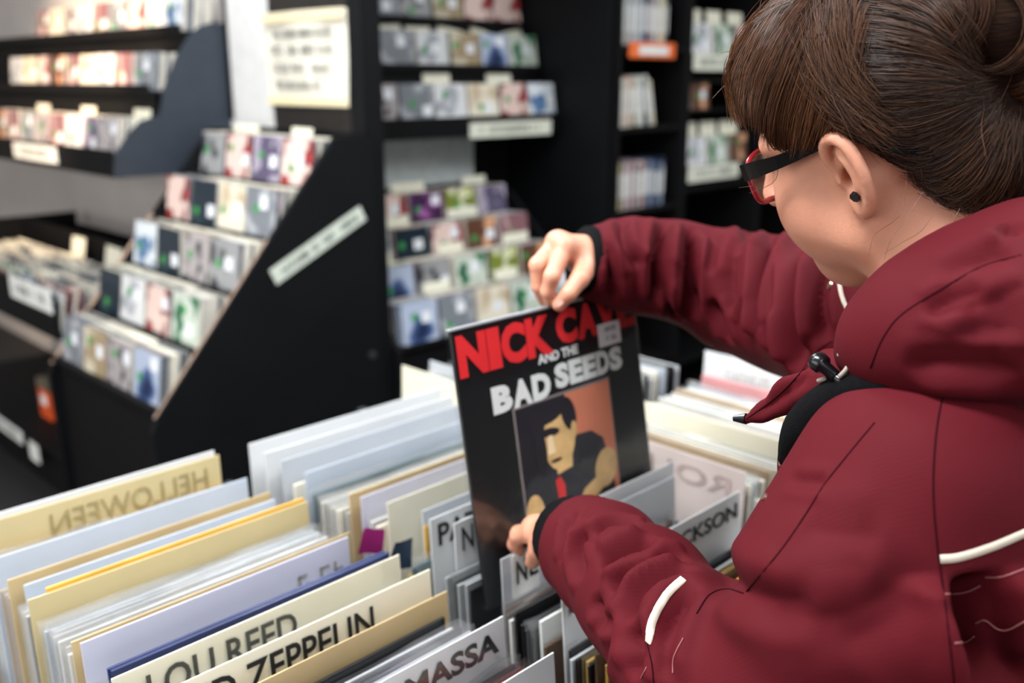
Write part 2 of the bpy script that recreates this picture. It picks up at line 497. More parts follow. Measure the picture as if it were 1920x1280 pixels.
me = bpy.data.meshes.new('divider_card'); me.from_pydata(boxv(-0.075, 0.075, 0, 0.0012, 0, 0.150), [], BOXF); me.materials.append(M_CARD); ME_CARD = me

STUFF_V, STUFF_F, STUFF_M = [], [], []
N_CD = [0]
CD_LIMIT = 298

def link_copy(me, name, parent=None):
    o = bpy.data.objects.new(name, me); COL.objects.link(o)
    if parent is not None:
        o.parent = parent
    return o

def cd_stack(rot, x, y, z, n, where, rack, lean=0.16, covers=None, depth=None, keep=3, scale=1.0, card=None, side='front'):
    """n cases one behind the other; the front ones are objects, deep ones go to the packed rows"""
    rr = random.Random(int(x * 1000) * 7 + int(y * 1000) * 13 + int((z + 3) * 1000))
    yy = y
    stepy = (depth / n) if depth else CT * scale * 1.12
    for k in range(n):
        ci = (covers[k % len(covers)] if covers and k == 0 else rr.randrange(len(COVERS)))
        ln = lean * rr.uniform(0.7, 1.25); dz = rr.uniform(-0.004, 0.0) ; dx = rr.uniform(-0.003, 0.003)
        yaw = rr.uniform(-0.035, 0.035) if k == 0 else rr.uniform(-0.012, 0.012)
        if k < keep and N_CD[0] < CD_LIMIT:
            N_CD[0] += 1
            o = link_copy(CD_MESH[ci], 'cd_case')
            grid_place(o, rot, x + dx, yy, z)
            o.rotation_euler = (-ln, 0, RZ[rot] + yaw); o.scale = (scale,) * 3
            if k == 0:
                tag(o, '%s CD fronting the %s stack, %s, %s' % (COVERS[ci][0], where[0], where[1], rack), 'cd', 'CDs on the ' + rack)
                if rr.random() < 0.8:
                    s = link_copy(ME_STICK, 'price_sticker', o); s.location = (rr.uniform(0.01, 0.045), 0, rr.uniform(0.035, 0.1))
                if rr.random() < 0.75:
                    s = link_copy(ME_GREEN, 'round_sticker', o); s.location = (rr.uniform(-0.05, -0.01), 0, rr.uniform(0.03, 0.09))
            else:
                tag(o, '%s CD back in the %s stack, %s, %s' % (ORD[k], where[0], where[1], rack), 'cd', 'CDs on the ' + rack)
        else:
            b = len(STUFF_V)
            cl, sl = math.cos(ln), math.sin(ln)
            for (a, bb, c) in boxv(-CW / 2 * scale, CW / 2 * scale, 0, CT * scale, 0, CH * scale):
                by, bz = bb * cl + c * sl, c * cl - bb * sl
                STUFF_V.append(W(yy + by, x + dx + a, z + bz + dz) if rot > 0 else W(-(x + dx + a), yy + by, z + bz + dz))
            STUFF_F.extend(tuple(b + i for i in f) for f in BOXF); STUFF_M.extend([rr.choice((0, 0, 0, 1, 2))] * 6)
        yy += stepy
    if card:
        c = link_copy(ME_CARD, 'divider_card'); grid_place(c, rot, x, yy + 0.003, z)
        c.rotation_euler = (-lean, 0, RZ[rot] + rr.uniform(-.04, .04)); c.scale = (scale * rr.uniform(.7, 1), 1, card)
        tag(c, 'cream card behind the %s stack, %s, %s' % (where[0], where[1], rack), 'divider card', 'CD divider cards')

def shelf_label(parent, x0, x1, y, z0, z1, m, seed, tilt=0.0, ink=None):
    o = box('shelf_label', (0, x1 - x0, -0.003, 0, 0, z1 - z0), m, parent)
    o.location = (x0, y, z0); o.rotation_euler = (0, tilt, 0)
    if seed:
        h = (z1 - z0) * 0.42
        scribble(o, (x1 - x0) * 0.12, (x1 - x0) * 0.72, (z1 - z0) * .3, h, 8, seed, ink, y=-0.0036)
    return o

def stepped_rack(name, rot, x0, x1, rows, base_z, label, back_y, panel_poly, top_z, lip=0.018, board=0.012, tread=None):
    """rows: list of (y, z) front foot of each tier; the tiers climb backwards"""
    e = empty(name); grid_place(e, rot, 0, 0, 0)
    for i, (y, z) in enumerate(rows):
        y1 = (rows[i + 1][0] if i + 1 < len(rows) else back_y)
        box('tread_board', (x0, x1, y - 0.012, y1 + 0.006, z - board, z), M_BLACK, e)
        box('front_lip', (x0, x1, y - 0.022, y - 0.012, z - board, z + lip), M_BLACK, e)
    for i, (y, z) in enumerate(rows[1:]):
        box('riser_board', (x0, x1, y + 0.0, y + 0.006, rows[i][1], z - board), M_BLACK, e)
    tag(e, label, 'cd rack')
    return e

# ---- rack A: stepped rack with the slanted black side and the diagonal label
UA0, UA1 = 2.335, 3.04
rowsA = [(1.02 + 0.128 * k, -0.845 + 0.135 * k) for k in range(5)]
rkA = stepped_rack('stepped_cd_rack', -1, -UA1, -UA0, rowsA, 0, 'black stepped CD rack with slanted side panel and diagonal pale label', 1.72, None, 0, lip=0.005)
pa = [(1.0, FZ), (1.74, FZ), (1.74, -0.165), (1.60, -0.165), (1.0, -0.865), (0.985, -0.90)]
for xx in (-UA0, -UA1):
    p = prism('side_panel', pa, xx - 0.018 if xx == -UA1 else xx, xx if xx == -UA1 else xx + 0.018, M_BLACK2, rkA)
    # pale strip painting the warm light caught along the lower slope
    n0, n1 = np.array([1.0, -0.865]), np.array([1.60, -0.165])
    n1 = n0 + (n1 - n0) * 0.62
    q = [tuple(n0 + np.array([-0.002, 0.0015])), tuple(n1 + np.array([-0.002, 0.0015])), tuple(n1), tuple(n0)]
    prism('lit_edge_strip', q, xx - 0.018 if xx == -UA1 else xx, xx if xx == -UA1 else xx + 0.006, M_LITEDGE, p)
box('back_board', (-UA1, -UA0, 1.72, 1.735, FZ, -0.16), M_BLACK, rkA)
box('plinth_board', (-UA1, -UA0, 1.02, 1.035, FZ, -0.86), M_BLACK, rkA)
# diagonal label stuck on the slanted side panel (faces the right aisle)
lb = empty('diagonal_label'); lb.parent = rkA
lb.location = (-UA0 + 0.0195, 1.528, -0.462)
lb.rotation_euler = (0, 0, PI / 2)   # local x -> rack y, facing +x
o = box('label_strip', (-0.175, 0.175, -0.002, 0, -0.024, 0.024), M_LABELG, lb); o.rotation_euler = (0, -math.radians(25.5), 0)
scribble(o, -0.14, 0.19, -0.011, 0.022, 9, 5, y=-0.003); scribble(o, 0.085, 0.055, -0.011, 0.022, 9, 6, y=-0.003)
cyl('screw_head', (-UA0 + 0.018, 1.70, -0.83), (-UA0 + 0.024, 1.70, -0.83), 0.012, M_METAL, rkA, n=12)
covA = [[0, 15, 13, 6], [5, 1, 3, 4], [7, 5, 13, 12], [3, 5, 10, 0], [12, 3, 14, 3]]
for r, (y, z) in enumerate(rowsA):
    rn = ['bottom row', 'second row', 'middle row', 'fourth row', 'top row'][r]
    for sidx in range(4):
        x = -UA1 + 0.10 + sidx * 0.168
        cd_stack(-1, x, y + 0.004, z, 10, (['leftmost', 'second', 'third', 'rightmost'][sidx], rn), 'slanted black rack', covers=[covA[r][sidx]], depth=0.118, scale=1.09,
                 card=1.05 if (sidx + r) % 2 == 0 else None, lean=0.14)

# ---- rack B: three stepped tiers on the left wall, slate end panels
UB0, UB1 = 3.165, 5.35
rowsB = [(1.33, -0.250), (1.47, -0.040), (1.60, 0.155)]
rkB = stepped_rack('wall_cd_rack', -1, -UB1, -UB0, rowsB, 0, 'black tiered wall rack with slate grey rounded end panels', WV - 0.005, None, 0, lip=0.02)
p1 = [(1.304, -0.318), (1.765, -0.318), (1.765, -0.107), (1.465, -0.123), (1.412, -0.139), (1.368, -0.176), (1.316, -0.246)]
p2 = [(1.478, -0.125), (1.765, -0.105), (1.765, 0.181), (1.70, 0.184), (1.656, 0.172), (1.614, 0.142), (1.56, 0.072), (1.501, -0.041)]
prism('end_panel', p1, -UB0, -UB0 + 0.016, M_SLATE, rkB); prism('end_panel', p2, -UB0 + 0.001, -UB0 + 0.017, M_SLATE, rkB)
prism('side_batten', [(1.735, -0.14), (1.765, -0.14), (1.765, 0.6), (1.735, 0.6)], -UB0 + 0.017, -UB0 + 0.04, M_BLACK, rkB)
box('bottom_board', (-UB1, -UB0, 1.31, WV - 0.005, -0.318, -0.262), M_BLACK, rkB)
shelf_label(rkB, -4.08, -3.64, 1.306, -0.300, -0.242, M_LABELW, 11)
for r, (y, z) in enumerate(rowsB):
    rn = ['bottom tier', 'middle tier', 'top tier'][r]
    for sidx in range(9):
        x = -UB0 - 0.09 - sidx * 0.152
        cv = [[13, 14, 1, 2, 13, 0, 2, 11, 10], [0, 2, 1, 10, 2, 11, 3, 10, 1], [7, 1, 3, 0, 2, 1, 13, 10, 2]][r][sidx]
        cd_stack(-1, x, y + 0.004, z, 9, (ORD[sidx], rn), 'warm-lit wall rack', covers=[cv], depth=0.11, card=1.0 if (sidx * 2 + r) % 3 == 0 else None, lean=0.14)

# ---- bin C: low bin left of rack A, base cabinet with open shelf below
bC = empty('low_cd_bin'); grid_place(bC, -1, 0, 0, 0)
box('front_board', (-4.6, -UA1 - 0.025, 1.03, 1.045, -0.80, -0.655), M_BLACK, bC)
box('bottom_board', (-4.6, -UA1 - 0.025, 1.045, 1.70, -0.80, -0.785), M_BLACK, bC)
box('back_board', (-4.6, -UA1 - 0.025, 1.45, 1.465, -0.785, -0.60), M_BLACK, bC)
box('side_board', (-4.6, -4.585, 1.045, 1.70, -0.785, -0.60), M_BLACK, bC)
box('lower_shelf', (-4.6, -UA1 - 0.025, 1.05, 1.70, -1.27, -1.255), M_BLACK, bC)
box('plinth', (-4.6, -UA1 - 0.025, 1.09, 1.70, FZ, -1.27), M_BLACK, bC)
box('cabinet_back', (-4.6, -UA1 - 0.025, 1.70, 1.715, FZ, -0.66), M_BLACK, bC)
shelf_label(bC, -3.44, -3.07, 1.03, -0.715, -0.640, M_LABELW, 12)
shelf_label(bC, -3.95, -3.62, 1.05, -1.315, -1.265, M_LABELW, 13)
shelf_label(bC, -3.55, -3.46, 1.05, -1.345, -1.275, M_LABELW, 0)
tag(bC, 'low black CD bin beside the slanted rack, open shelf below', 'cd bin')
for sidx in range(8):
    x = -UA1 - 0.13 - sidx * 0.162
    cd_stack(-1, x, 1.055, -0.785, 10, (ORD[sidx], 'front row'), 'low black bin', covers=[[7, 0, 5, 2, 8, 3, 6, 8][sidx]], depth=0.32, lean=0.2, keep=3, card=1.25 if sidx in (0, 2, 4) else None)
ob_ = empty('orange_box'); grid_place(ob_, -1, -3.68, 1.16, -1.255)
box('carton', (-0.055, 0.055, 0, 0.12, 0, 0.115), mat('orange_carton', rgb(214, 84, 34), 0.5), ob_, bevel=0.003)
box('carton_label', (-0.03, 0.03, -0.0012, 0.0, 0.055, 0.095), M_LABELW, ob_)
box('carton_lid', (-0.057, 0.057, -0.002, 0.122, 0.115, 0.155), mat('carton_lid', rgb(96, 84, 70), 0.6), ob_, bevel=0.003)
tag(ob_, 'small orange carton on the dark bottom shelf under the bin', 'box')

# ---- rack D: lower stepped rack on the right and tiers above it
VD0, VD1 = 1.815, 2.74
rowsD = [(2.33 + 0.118 * k, -0.835 + 0.10 * k) for k in range(4)]
rkD = stepped_rack('stepped_cd_rack', 1, VD0, VD1, rowsD, 0, 'black stepped CD rack on the right wall below the white backboard', WU - 0.03, None, 0, lip=0.005)
pd = [(2.31, FZ), (WU - 0.01, FZ), (WU - 0.01, -0.40), (2.76, -0.44), (2.31, -0.84)]
prism('side_panel', pd, VD0 - 0.018, VD0, M_BLACK, rkD); prism('side_panel', pd, VD1, VD1 + 0.018, M_BLACK, rkD)
box('plinth_board', (VD0, VD1, 2.33, 2.345, FZ, -0.847), M_BLACK, rkD)
wb = box('white_backboard', (VD0, VD1 - 0.1, WU - 0.12, WU - 0.105, -0.40, -0.225), mat('pale_backboard', rgb(186, 192, 190), 0.5), rkD)
for r, (y, z) in enumerate(rowsD):
    rn = ['bottom row', 'second row', 'third row', 'top row'][r]
    for sidx in range(5):
        x = VD0 + 0.10 + sidx * 0.168
        cv = [[6, 0, 10, 4, 1], [6, 12, 4, 9, 11], [0, 5, 3, 11, 2], [3, 3, 8, 9, 14]][r][sidx]
        cd_stack(1, x, y + 0.004, z, 7, (['leftmost', 'second', 'middle', 'fourth', 'rightmost'][sidx], rn), 'lower right rack', covers=[cv], depth=0.095, scale=1.06, card=1.08 if (sidx + r) % 2 else None, lean=0.12)
rowsD1 = [(2.67, -0.150), (2.77, 0.035), (2.865, 0.205)]
rkD1 = stepped_rack('tiered_cd_shelf', 1, 1.815, 2.92, rowsD1, 0, 'black tiered CD shelf with long cream label, above the white backboard', WU - 0.005, None, 0, lip=0.014)
prism('end_panel', [(2.42, -0.75), (WU - 0.005, -0.75), (WU - 0.005, 0.75), (2.42, 0.75)], 2.95, 2.966, M_BLACK2, rkD1)
box('bottom_board', (1.815, 2.92, 2.648, WU - 0.005, -0.205, -0.163), M_BLACK, rkD1)
shelf_label(rkD1, 2.425, 2.865, 2.646, -0.215, -0.160, M_LABEL, 21)
for r, (y, z) in enumerate(rowsD1):
    rn = ['lower tier', 'middle tier', 'upper tier'][r]
    for sidx in range(6):
        x = 2.05 + sidx * 0.16
        cv = [[13, 0, 1, 10, 3, 7], [4, 0, 1, 15, 6, 4], [4, 0, 12, 15, 3, 3]][r][sidx]
        cd_stack(1, x, y + 0.004, z, 6, (ORD[sidx], rn), 'tiered right shelf', covers=[cv], depth=0.07, scale=1.05, card=1.12 if (sidx + r) % 2 == 0 or r == 1 else None, lean=0.12)

# ---- shelf E: open shelf with DVD spines, shelf F: CDs behind cream labels
def tall_case(name, v0, v1, u0, boards, label):
    e = empty(name); grid_place(e, 1, 0, 0, 0)
    for x in (v0, v1):
        box('upright', (x - 0.012, x + 0.012, u0, WU - 0.005, FZ, 1.1), M_BLACK, e)
    for z in boards:
        box('shelf_board', (v0 + 0.012, v1 - 0.012, u0 + 0.004, WU - 0.005, z - 0.02, z), M_BLACK, e)
    box('back_board', (v0 + 0.012, v1 - 0.012, WU - 0.006, WU - 0.002, FZ, 1.1), M_BLACK, e)
    tag(e, label, 'shelf unit')
    return e
cE = tall_case('narrow_shelf_unit', 2.99, 3.43, 2.40, [0.45, 0.125, -0.19, -0.52, -0.85, -1.2], 'narrow black shelf unit holding upright DVD spines')
o = box('shelf_label', (3.04, 3.33, 2.388, 2.402, 0.075, 0.135), M_LABELO, cE, bevel=0.004); 
box('label_card', (3.09, 3.28, 2.386, 2.3879, 0.088, 0.122), M_LABELW, cE)
DV = [rgb(188, 190, 186), rgb(212, 206, 196), rgb(150, 120, 116), rgb(122, 132, 150), rgb(36, 44, 66), rgb(200, 190, 168), rgb(166, 150, 156), rgb(86, 90, 96), rgb(206, 176, 168), rgb(70, 82, 104), rgb(214, 214, 206), rgb(196, 186, 140)]
DVN = ['pale grey', 'cream', 'dusty brown', 'slate blue', 'navy', 'beige', 'mauve', 'charcoal', 'pink', 'steel blue', 'white', 'straw yellow']
DVM = [mat('dvd_spine_' + DVN[i].replace(' ', '_'), DV[i], 0.4, vary=0.3, scale=18, coat=0.2) for i in range(len(DV))]
DV_ME = []
for i in range(len(DV)):
    me = bpy.data.meshes.new('dvd_case'); me.from_pydata(boxv(0, 0.0150, 0, 0.135, 0, 0.19), [], BOXF); me.materials.append(DVM[i]); DV_ME.append(me)
me = bpy.data.meshes.new('spine_title'); me.from_pydata(boxv(0.003, 0.012, -0.0006, 0, 0.05, 0.15), [], BOXF); me.materials.append(M_LABELW); ME_SPT = me
for r, zb in enumerate((0.125, -0.19, -0.52)):
    n = [19, 13, 20][r]
    for k in range(n):
        ci = random.randrange(len(DV)) if not (r == 2 and k > 12) else random.choice((4, 9, 3))
        o = link_copy(DV_ME[ci], 'dvd_case')
        ln = 0.0 if r != 1 else -min(0.22, max(0, k - 4) * 0.03)
        grid_place(o, 1, 3.012 + k * 0.0165 + (0.0 if r != 1 else 0.004 * max(0, k - 4)), 2.42 + random.uniform(0, 0.012), zb + (0.0035 if ln else 0.0))
        o.rotation_euler = (0, ln, 0); o.scale = (1, 1, random.uniform(0.94, 1.06))
        s = link_copy(ME_SPT, 'spine_title', o)
        tag(o, '%s DVD spine, %s from left on the %s of the narrow unit' % (DVN[ci], ORD[k], ['top shelf', 'middle shelf', 'lower shelf'][r]), 'dvd', 'DVDs on the narrow shelf unit')
cF = tall_case('cd_shelf_unit', 3.455, 4.06, 2.40, [0.46, -0.0, -0.46, -0.9, -1.25], 'black shelf unit with CD trays behind the woman\'s fringe')
cG = tall_case('cd_shelf_unit', 4.085, 4.7, 2.40, [0.46, -0.0, -0.46, -0.9, -1.25], 'black shelf unit with CD trays, farthest right behind the glasses')
nF = 0
for q, (c_, va, nst, nm) in enumerate(((cF, 3.475, 3, 'fringe-side unit'), (cG, 4.105, 3, 'farthest right unit'))):
    for r, zb in enumerate((0.10, -0.13, -0.37)):
        box('tray_board', (va - 0.005, va + 0.57, 2.405, WU - 0.01, zb - 0.012, zb), M_BLACK, c_)
        if r != 1:
            shelf_label(c_, va + 0.0, va + 0.40, 2.398, zb - 0.068, zb - 0.002, M_LABEL, 31 + r + q * 3)
        for sidx in range(nst if r != 1 else 1):
            x = va + 0.085 + sidx * 0.165
            cv = [[1, 4, 3], [11, 0, 0], [1, 4, 11]][r][sidx]
            cd_stack(1, x, 2.41, zb, 4, (['left', 'middle', 'right'][sidx], ['top tray', 'middle tray', 'bottom tray'][r]), nm, covers=[cv], scale=1.0, card=1.22 if r != 1 else None, lean=0.1)
st = mk('packed_cd_rows', STUFF_V, STUFF_F, [M_CDEDGE, M_CARD, M_CDEDGE2], midx=STUFF_M)
st['kind'] = 'stuff'; tag(st, 'cream and grey edges of the CDs packed deep in the racks', 'cds')
# ------------------------------------------------------------------ record bins
def clear_mat(name, fac=0.10, rough=0.06, tint=(1, 1, 1), haze=0.0):
    m = bpy.data.materials.new(name); m.use_nodes = True
    nt = m.node_tree; nt.nodes.clear()
    out = nt.nodes.new('ShaderNodeOutputMaterial')
    tr = nt.nodes.new('ShaderNodeBsdfTransparent'); tr.inputs[0].default_value = tuple(tint) + (1,)
    gl = nt.nodes.new('ShaderNodeBsdfGlossy'); gl.inputs['Roughness'].default_value = rough
    df = nt.nodes.new('ShaderNodeBsdfDiffuse'); df.inputs[0].default_value = (0.8, 0.82, 0.84, 1)
    lw = nt.nodes.new('ShaderNodeFresnel'); lw.inputs['IOR'].default_value = 1.45
    tc = nt.nodes.new('ShaderNodeTexCoord'); nz = nt.nodes.new('ShaderNodeTexNoise'); nz.inputs['Scale'].default_value = 24
    nt.links.new(tc.outputs['Object'], nz.inputs['Vector'])
    bp = nt.nodes.new('ShaderNodeBump'); bp.inputs['Strength'].default_value = 0.25; bp.inputs['Distance'].default_value = 0.004
    nt.links.new(nz.outputs['Fac'], bp.inputs['Height'])
    nt.links.new(bp.outputs['Normal'], gl.inputs['Normal'])
    m1 = nt.nodes.new('ShaderNodeMixShader'); m1.inputs[0].default_value = haze
    nt.links.new(tr.outputs[0], m1.inputs[1]); nt.links.new(df.outputs[0], m1.inputs[2])
    ad = nt.nodes.new('ShaderNodeMath'); ad.operation = 'MULTIPLY_ADD'; ad.inputs[1].default_value = 0.7; ad.inputs[2].default_value = fac * 0.3
    nt.links.new(lw.outputs[0], ad.inputs[0])
    mn = nt.nodes.new('ShaderNodeMath'); mn.operation = 'MINIMUM'; mn.inputs[1].default_value = 0.05 + fac * 0.5
    nt.links.new(ad.outputs[0], mn.inputs[0])
    m2 = nt.nodes.new('ShaderNodeMixShader')
    nt.links.new(mn.outputs[0], m2.inputs[0]); nt.links.new(m1.outputs[0], m2.inputs[1]); nt.links.new(gl.outputs[0], m2.inputs[2])
    nt.links.new(m2.outputs[0], out.inputs[0])
    return m

M_CLEAR = clear_mat('clear_plastic', 0.04, 0.08)
M_POLY = clear_mat('creased_poly_sleeve', 0.35, 0.2, haze=0.10)
M_BIN = mat('charcoal_bin_board', rgb(38, 40, 44), 0.6, vary=0.15, scale=9, bump=0.05)
LPW, LPT = 0.315, 0.0035
BASE = -0.862
bins = empty('record_bin'); grid_place(bins, 1, 0, 0, 0)
box('bottom_board', (-0.14, 1.035, 0.43, 1.22, BASE - 0.018, BASE - 0.002), M_BIN, bins)
box('front_board', (-0.14, 1.035, 0.41, 0.43, BASE - 0.05, -0.66), M_BIN, bins)
box('back_board', (-0.14, 1.035, 1.22, 1.24, BASE - 0.05, -0.64), M_BIN, bins)
for x in (-0.14, 0.222, 0.612, 1.018):
    box('partition_board', (x - 0.008, x + 0.008, 0.43, 1.22, BASE - 0.002, -0.665 if x < 0.9 else -0.60), M_BIN, bins)
for x in (-0.10, 0.95):
    for y in (0.47, 1.15):
        box('leg', (x, x + 0.05, y, y + 0.05, FZ, BASE - 0.018), M_BIN, bins)
tag(bins, 'charcoal wooden record bin with partitions holding the near rows of records', 'record bin')
bins3 = empty('record_bin'); grid_place(bins3, -1, 0, 0, 0)
box('bottom_board', (-1.46, -0.26, 1.045, 1.56, BASE - 0.018, BASE - 0.002), M_BIN, bins3)
box('front_board', (-1.46, -0.26, 1.030, 1.045, BASE - 0.05, -0.625), M_BIN, bins3)
box('back_board', (-1.46, -0.26, 1.545, 1.56, BASE - 0.002, -0.62), M_BIN, bins3)
for x in (-1.46, -0.992, -0.60, -0.262):
    box('partition_board', (x - 0.006, x + 0.006, 1.045, 1.545, BASE - 0.002, -0.65), M_BIN, bins3)
for x in (-1.44, -0.32):
    for y in (1.06, 1.48):
        box('leg', (x, x + 0.04, y, y + 0.04, FZ, BASE - 0.018), M_BIN, bins3)
tag(bins3, 'charcoal record bin set crosswise behind the red jacket', 'record bin')

LPC = {
    'white': rgb(214, 214, 210), 'ivory': rgb(222, 214, 196), 'pale blue': rgb(184, 192, 206), 'grey': rgb(150, 152, 154), 'silver': rgb(184, 186, 188),
    'tan': rgb(176, 152, 124), 'black': rgb(18, 18, 20), 'navy': rgb(32, 44, 88), 'red': rgb(164, 44, 48), 'orange': rgb(208, 110, 66),
    'yellow': rgb(206, 164, 72), 'maroon': rgb(84, 24, 36), 'brown': rgb(84, 62, 46), 'pink': rgb(214, 150, 150), 'teal': rgb(40, 84, 92), 'lilac': rgb(150, 150, 186),
}
M_LPW = mat('cardboard_edge', rgb(196, 192, 184), 0.7, vary=0.15, scale=40)
LP_ME = {}
def lp_mesh(w, t, h, m_, m2_):
    me = bpy.data.meshes.new('record_sleeve')
    bm = bmesh.new(); vs = [bm.verts.new(v) for v in boxv(-w / 2, w / 2, 0, t, 0, h)]
    fs = [bm.faces.new([vs[i] for i in f]) for f in BOXF]
    for f in (fs[0], fs[1], fs[3], fs[5]):
        f.material_index = 1
    bmesh.ops.bevel(bm, geom=[e for e in bm.edges], offset=0.0006, segments=1, affect='EDGES')
    bm.to_mesh(me); bm.free(); me.materials.append(m_); me.materials.append(m2_)
    return me
for nm, c in LPC.items():
    m_ = mat('sleeve_' + nm.replace(' ', '_'), c, 0.42, vary=0.22, scale=9, coat=0.15)
    edge = m_ if nm not in ('navy', 'tan', 'brown') else m_
    LP_ME[nm] = lp_mesh(LPW, LPT, LPW, m_, edge)
# poly over-sleeve: thin open pocket a little larger than the record, top edge wavy
def poly_mesh(seed):
    rr = random.Random(seed); n = 14; V = []; Fc = []
    for sgn, yy in ((0, -0.0012), (1, LPT + 0.0012)):
        for i in range(n + 1):
            s_ = i / n; x = (s_ - .5) * 0.324
            wv = 0.0016 * math.sin(9 * s_ * (1 + seed % 3) + seed) + rr.uniform(-.0006, .0006)
            V += [(x, yy, -0.0), (x, yy, 0.314), (x, yy + wv, 0.319 + 0.001 * math.sin(5 * s_ + seed)), (x, yy + 2.2 * wv, 0.324 + 0.002 * math.sin(5 * s_ + seed))]
    for q in range(2):
        b = q * 4 * (n + 1)
        for i in range(n):
            for j in range(3):
                a = b + i * 4 + j
                Fc.append((a, a + 4, a + 5, a + 1))
    me = bpy.data.meshes.new('poly_sleeve'); me.from_pydata(V, [], Fc); me.materials.append(M_POLY)
    me.polygons.foreach_set('use_smooth', [True] * len(me.polygons)); me.update()
    return me
POLY = [poly_mesh(s_) for s_ in range(4)]

def record(rot, x, y, lean, nm, sect, poly=False, dz=0.0, grp='records in the bins', yaw=0.0, where=None):
    o = link_copy(LP_ME[nm], 'record_sleeve')
    grid_place(o, rot, x, y, BASE + dz); o.rotation_euler = (-lean, 0, RZ[rot] + yaw)
    tag(o, '%s record %s%s' % (nm, (ORD[where] + ' from front, ') if where is not None else '', sect), 'record', grp)
    if poly:
        p = link_copy(POLY[random.randrange(4)], 'poly_sleeve', o)
    return o

M_DIV = {
    'cream': mat('cream_divider', rgb(222, 216, 194), 0.45, vary=0.05, scale=8),
    'white': mat('white_divider', rgb(212, 213, 214), 0.45, vary=0.04, scale=8),
    'yellow': mat('yellowed_plastic_divider', rgb(198, 180, 134), 0.35, vary=0.06, scale=8),
    'lilac': mat('lilac_white_divider', rgb(196, 196, 212), 0.4, vary=0.03, scale=8),
    'grey': mat('pale_grey_divider', rgb(186, 190, 196), 0.4, vary=0.05, scale=8),
    'blue': mat('blue_grey_divider', rgb(186, 196, 210), 0.4, vary=0.05, scale=8),
    'tan': mat('tan_divider', rgb(190, 166, 122), 0.5, vary=0.1, scale=10),
    'rose': mat('rosy_white_divider', rgb(216, 200, 194), 0.45, vary=0.05, scale=8),
    'amber': mat('amber_edge', rgb(206, 158, 62), 0.45, vary=0.15, scale=10),
}
M_INKPALE = mat('ink_seen_through', rgb(150, 146, 140), 0.6, vary=0.15)
M_INKYEL = mat('ink_seen_through_yellow', rgb(158, 140, 92), 0.6, vary=0.15)
M_INKROSE = mat('ink_seen_through_rose', rgb(192, 172, 166), 0.6, vary=0.15)

def divider(rot, x0, x1, y, top, col, label, lean=0.05, strip=None, clear=None, h=None):
    """upright sheet standing in the bin; origin at its bottom left, text goes on local z measured from the top"""
    H = (top - BASE) / math.cos(lean)
    e = empty('bin_divider'); grid_place(e, rot, x0, y - math.tan(lean) * (top - BASE), BASE)
    e.rotation_euler = (-lean, 0, RZ[rot])
    w = x1 - x0
    box('sheet', (0, w, 0, 0.0016, 0, H), M_DIV[col], e, bevel=0.0005)
    if strip:
        a, b, cn = strip
        box('label_card', (a - x0, b - x0, -0.0012, -0.0002, H - 0.055, H - 0.002), M_LABELW if cn == 'white' else M_LABEL, e)
    if clear:
        a, b = clear
        box('clear_pocket', (a - x0, b - x0, -0.0028, -0.0022, H - 0.10, H + 0.001), M_CLEAR, e)
    tag(e, label, 'divider', 'record bin dividers')
    return e, H

def dtext(e, H, x0, s, a, b, ztop, h, m_, bold=0.012, mirror=False, y=-0.0014):
    return text(s, b - a, h, m_, e, (a - x0, y, H - ztop - h), bold=bold, mirror=mirror)

# --- column 1 (nearest the camera, left)
C1 = (0.264, 0.586); C2 = (0.652, 0.985)
def fill(rot, xc, y0, y1, cols, sect, lean, polyp=0.5, pitch=0.0085, dz=(-0.012, 0.0), skip=()):
    n = max(1, int((y1 - y0) / pitch))
    for k in range(n):
        y = y0 + (k + 0.5) * (y1 - y0) / n
        record(rot, xc + random.uniform(-.004, .004), y - math.tan(lean) * LPW, lean + random.uniform(-.006, .006), random.choice(cols), sect,
               poly=random.random() < polyp, dz=random.uniform(*dz), yaw=random.uniform(-.01, .01), where=k)
xc1 = 0.425
e, H = divider(1, *C1, 1.166, -0.508, 'yellow', 'yellowed plastic divider with mirrored HELLOWEEN, rearmost in left column', lean=0.02)
dtext(e, H, C1[0], 'HELLOWEEN', 0.355, 0.565, 0.012, 0.030, M_INKYEL, mirror=True, bold=0.0)
box('white_back_sheet', (0, 0.318, 0.006, 0.0075, 0, H + 0.006), M_DIV['white'], e)
box('amber_front_strip', (0.0, 0.33, -0.010, -0.006, 0, H - 0.045), M_DIV['amber'], e)
fill(1, xc1, 1.10, 1.145, ['white', 'pale blue'], 'in front of the mirrored HELLOWEEN divider', 0.03, 0.8)
divider(1, *C1, 1.092, -0.520, 'blue', 'pale blue-grey plastic divider, second from the back of the left column', lean=0.04)
fill(1, xc1, 1.045, 1.082, ['white', 'tan', 'silver'], 'behind the tan-edged sheet in the left column', 0.04, 0.7)
e, H = divider(1, *C1, 1.034, -0.522, 'tan', 'tan-edged cardboard divider in the middle of the left column', lean=0.05)
e, H = divider(1, C1[0] + .012, C1[1], 1.022, -0.528, 'blue', 'pale blue sheet just in front of the tan-edged divider', lean=0.05)
fill(1, xc1, 0.985, 1.012, ['grey', 'silver', 'white'], 'between the pale blue sheet and yellowed divider', 0.05, 0.9)
e, H = divider(1, C1[0] + .006, C1[1], 0.984, -0.530, 'grey', 'pale grey plastic divider behind the yellowed blank one', lean=0.05)
e, H = divider(1, C1[0] - .004, C1[1] + .008, 0.957, -0.512, 'yellow', 'yellowed plastic divider with faint lettering, middle of the left column', lean=0.06)
box('amber_back_strip', (0.02, 0.33, 0.003, 0.006, 0, H + 0.004), M_DIV['amber'], e)
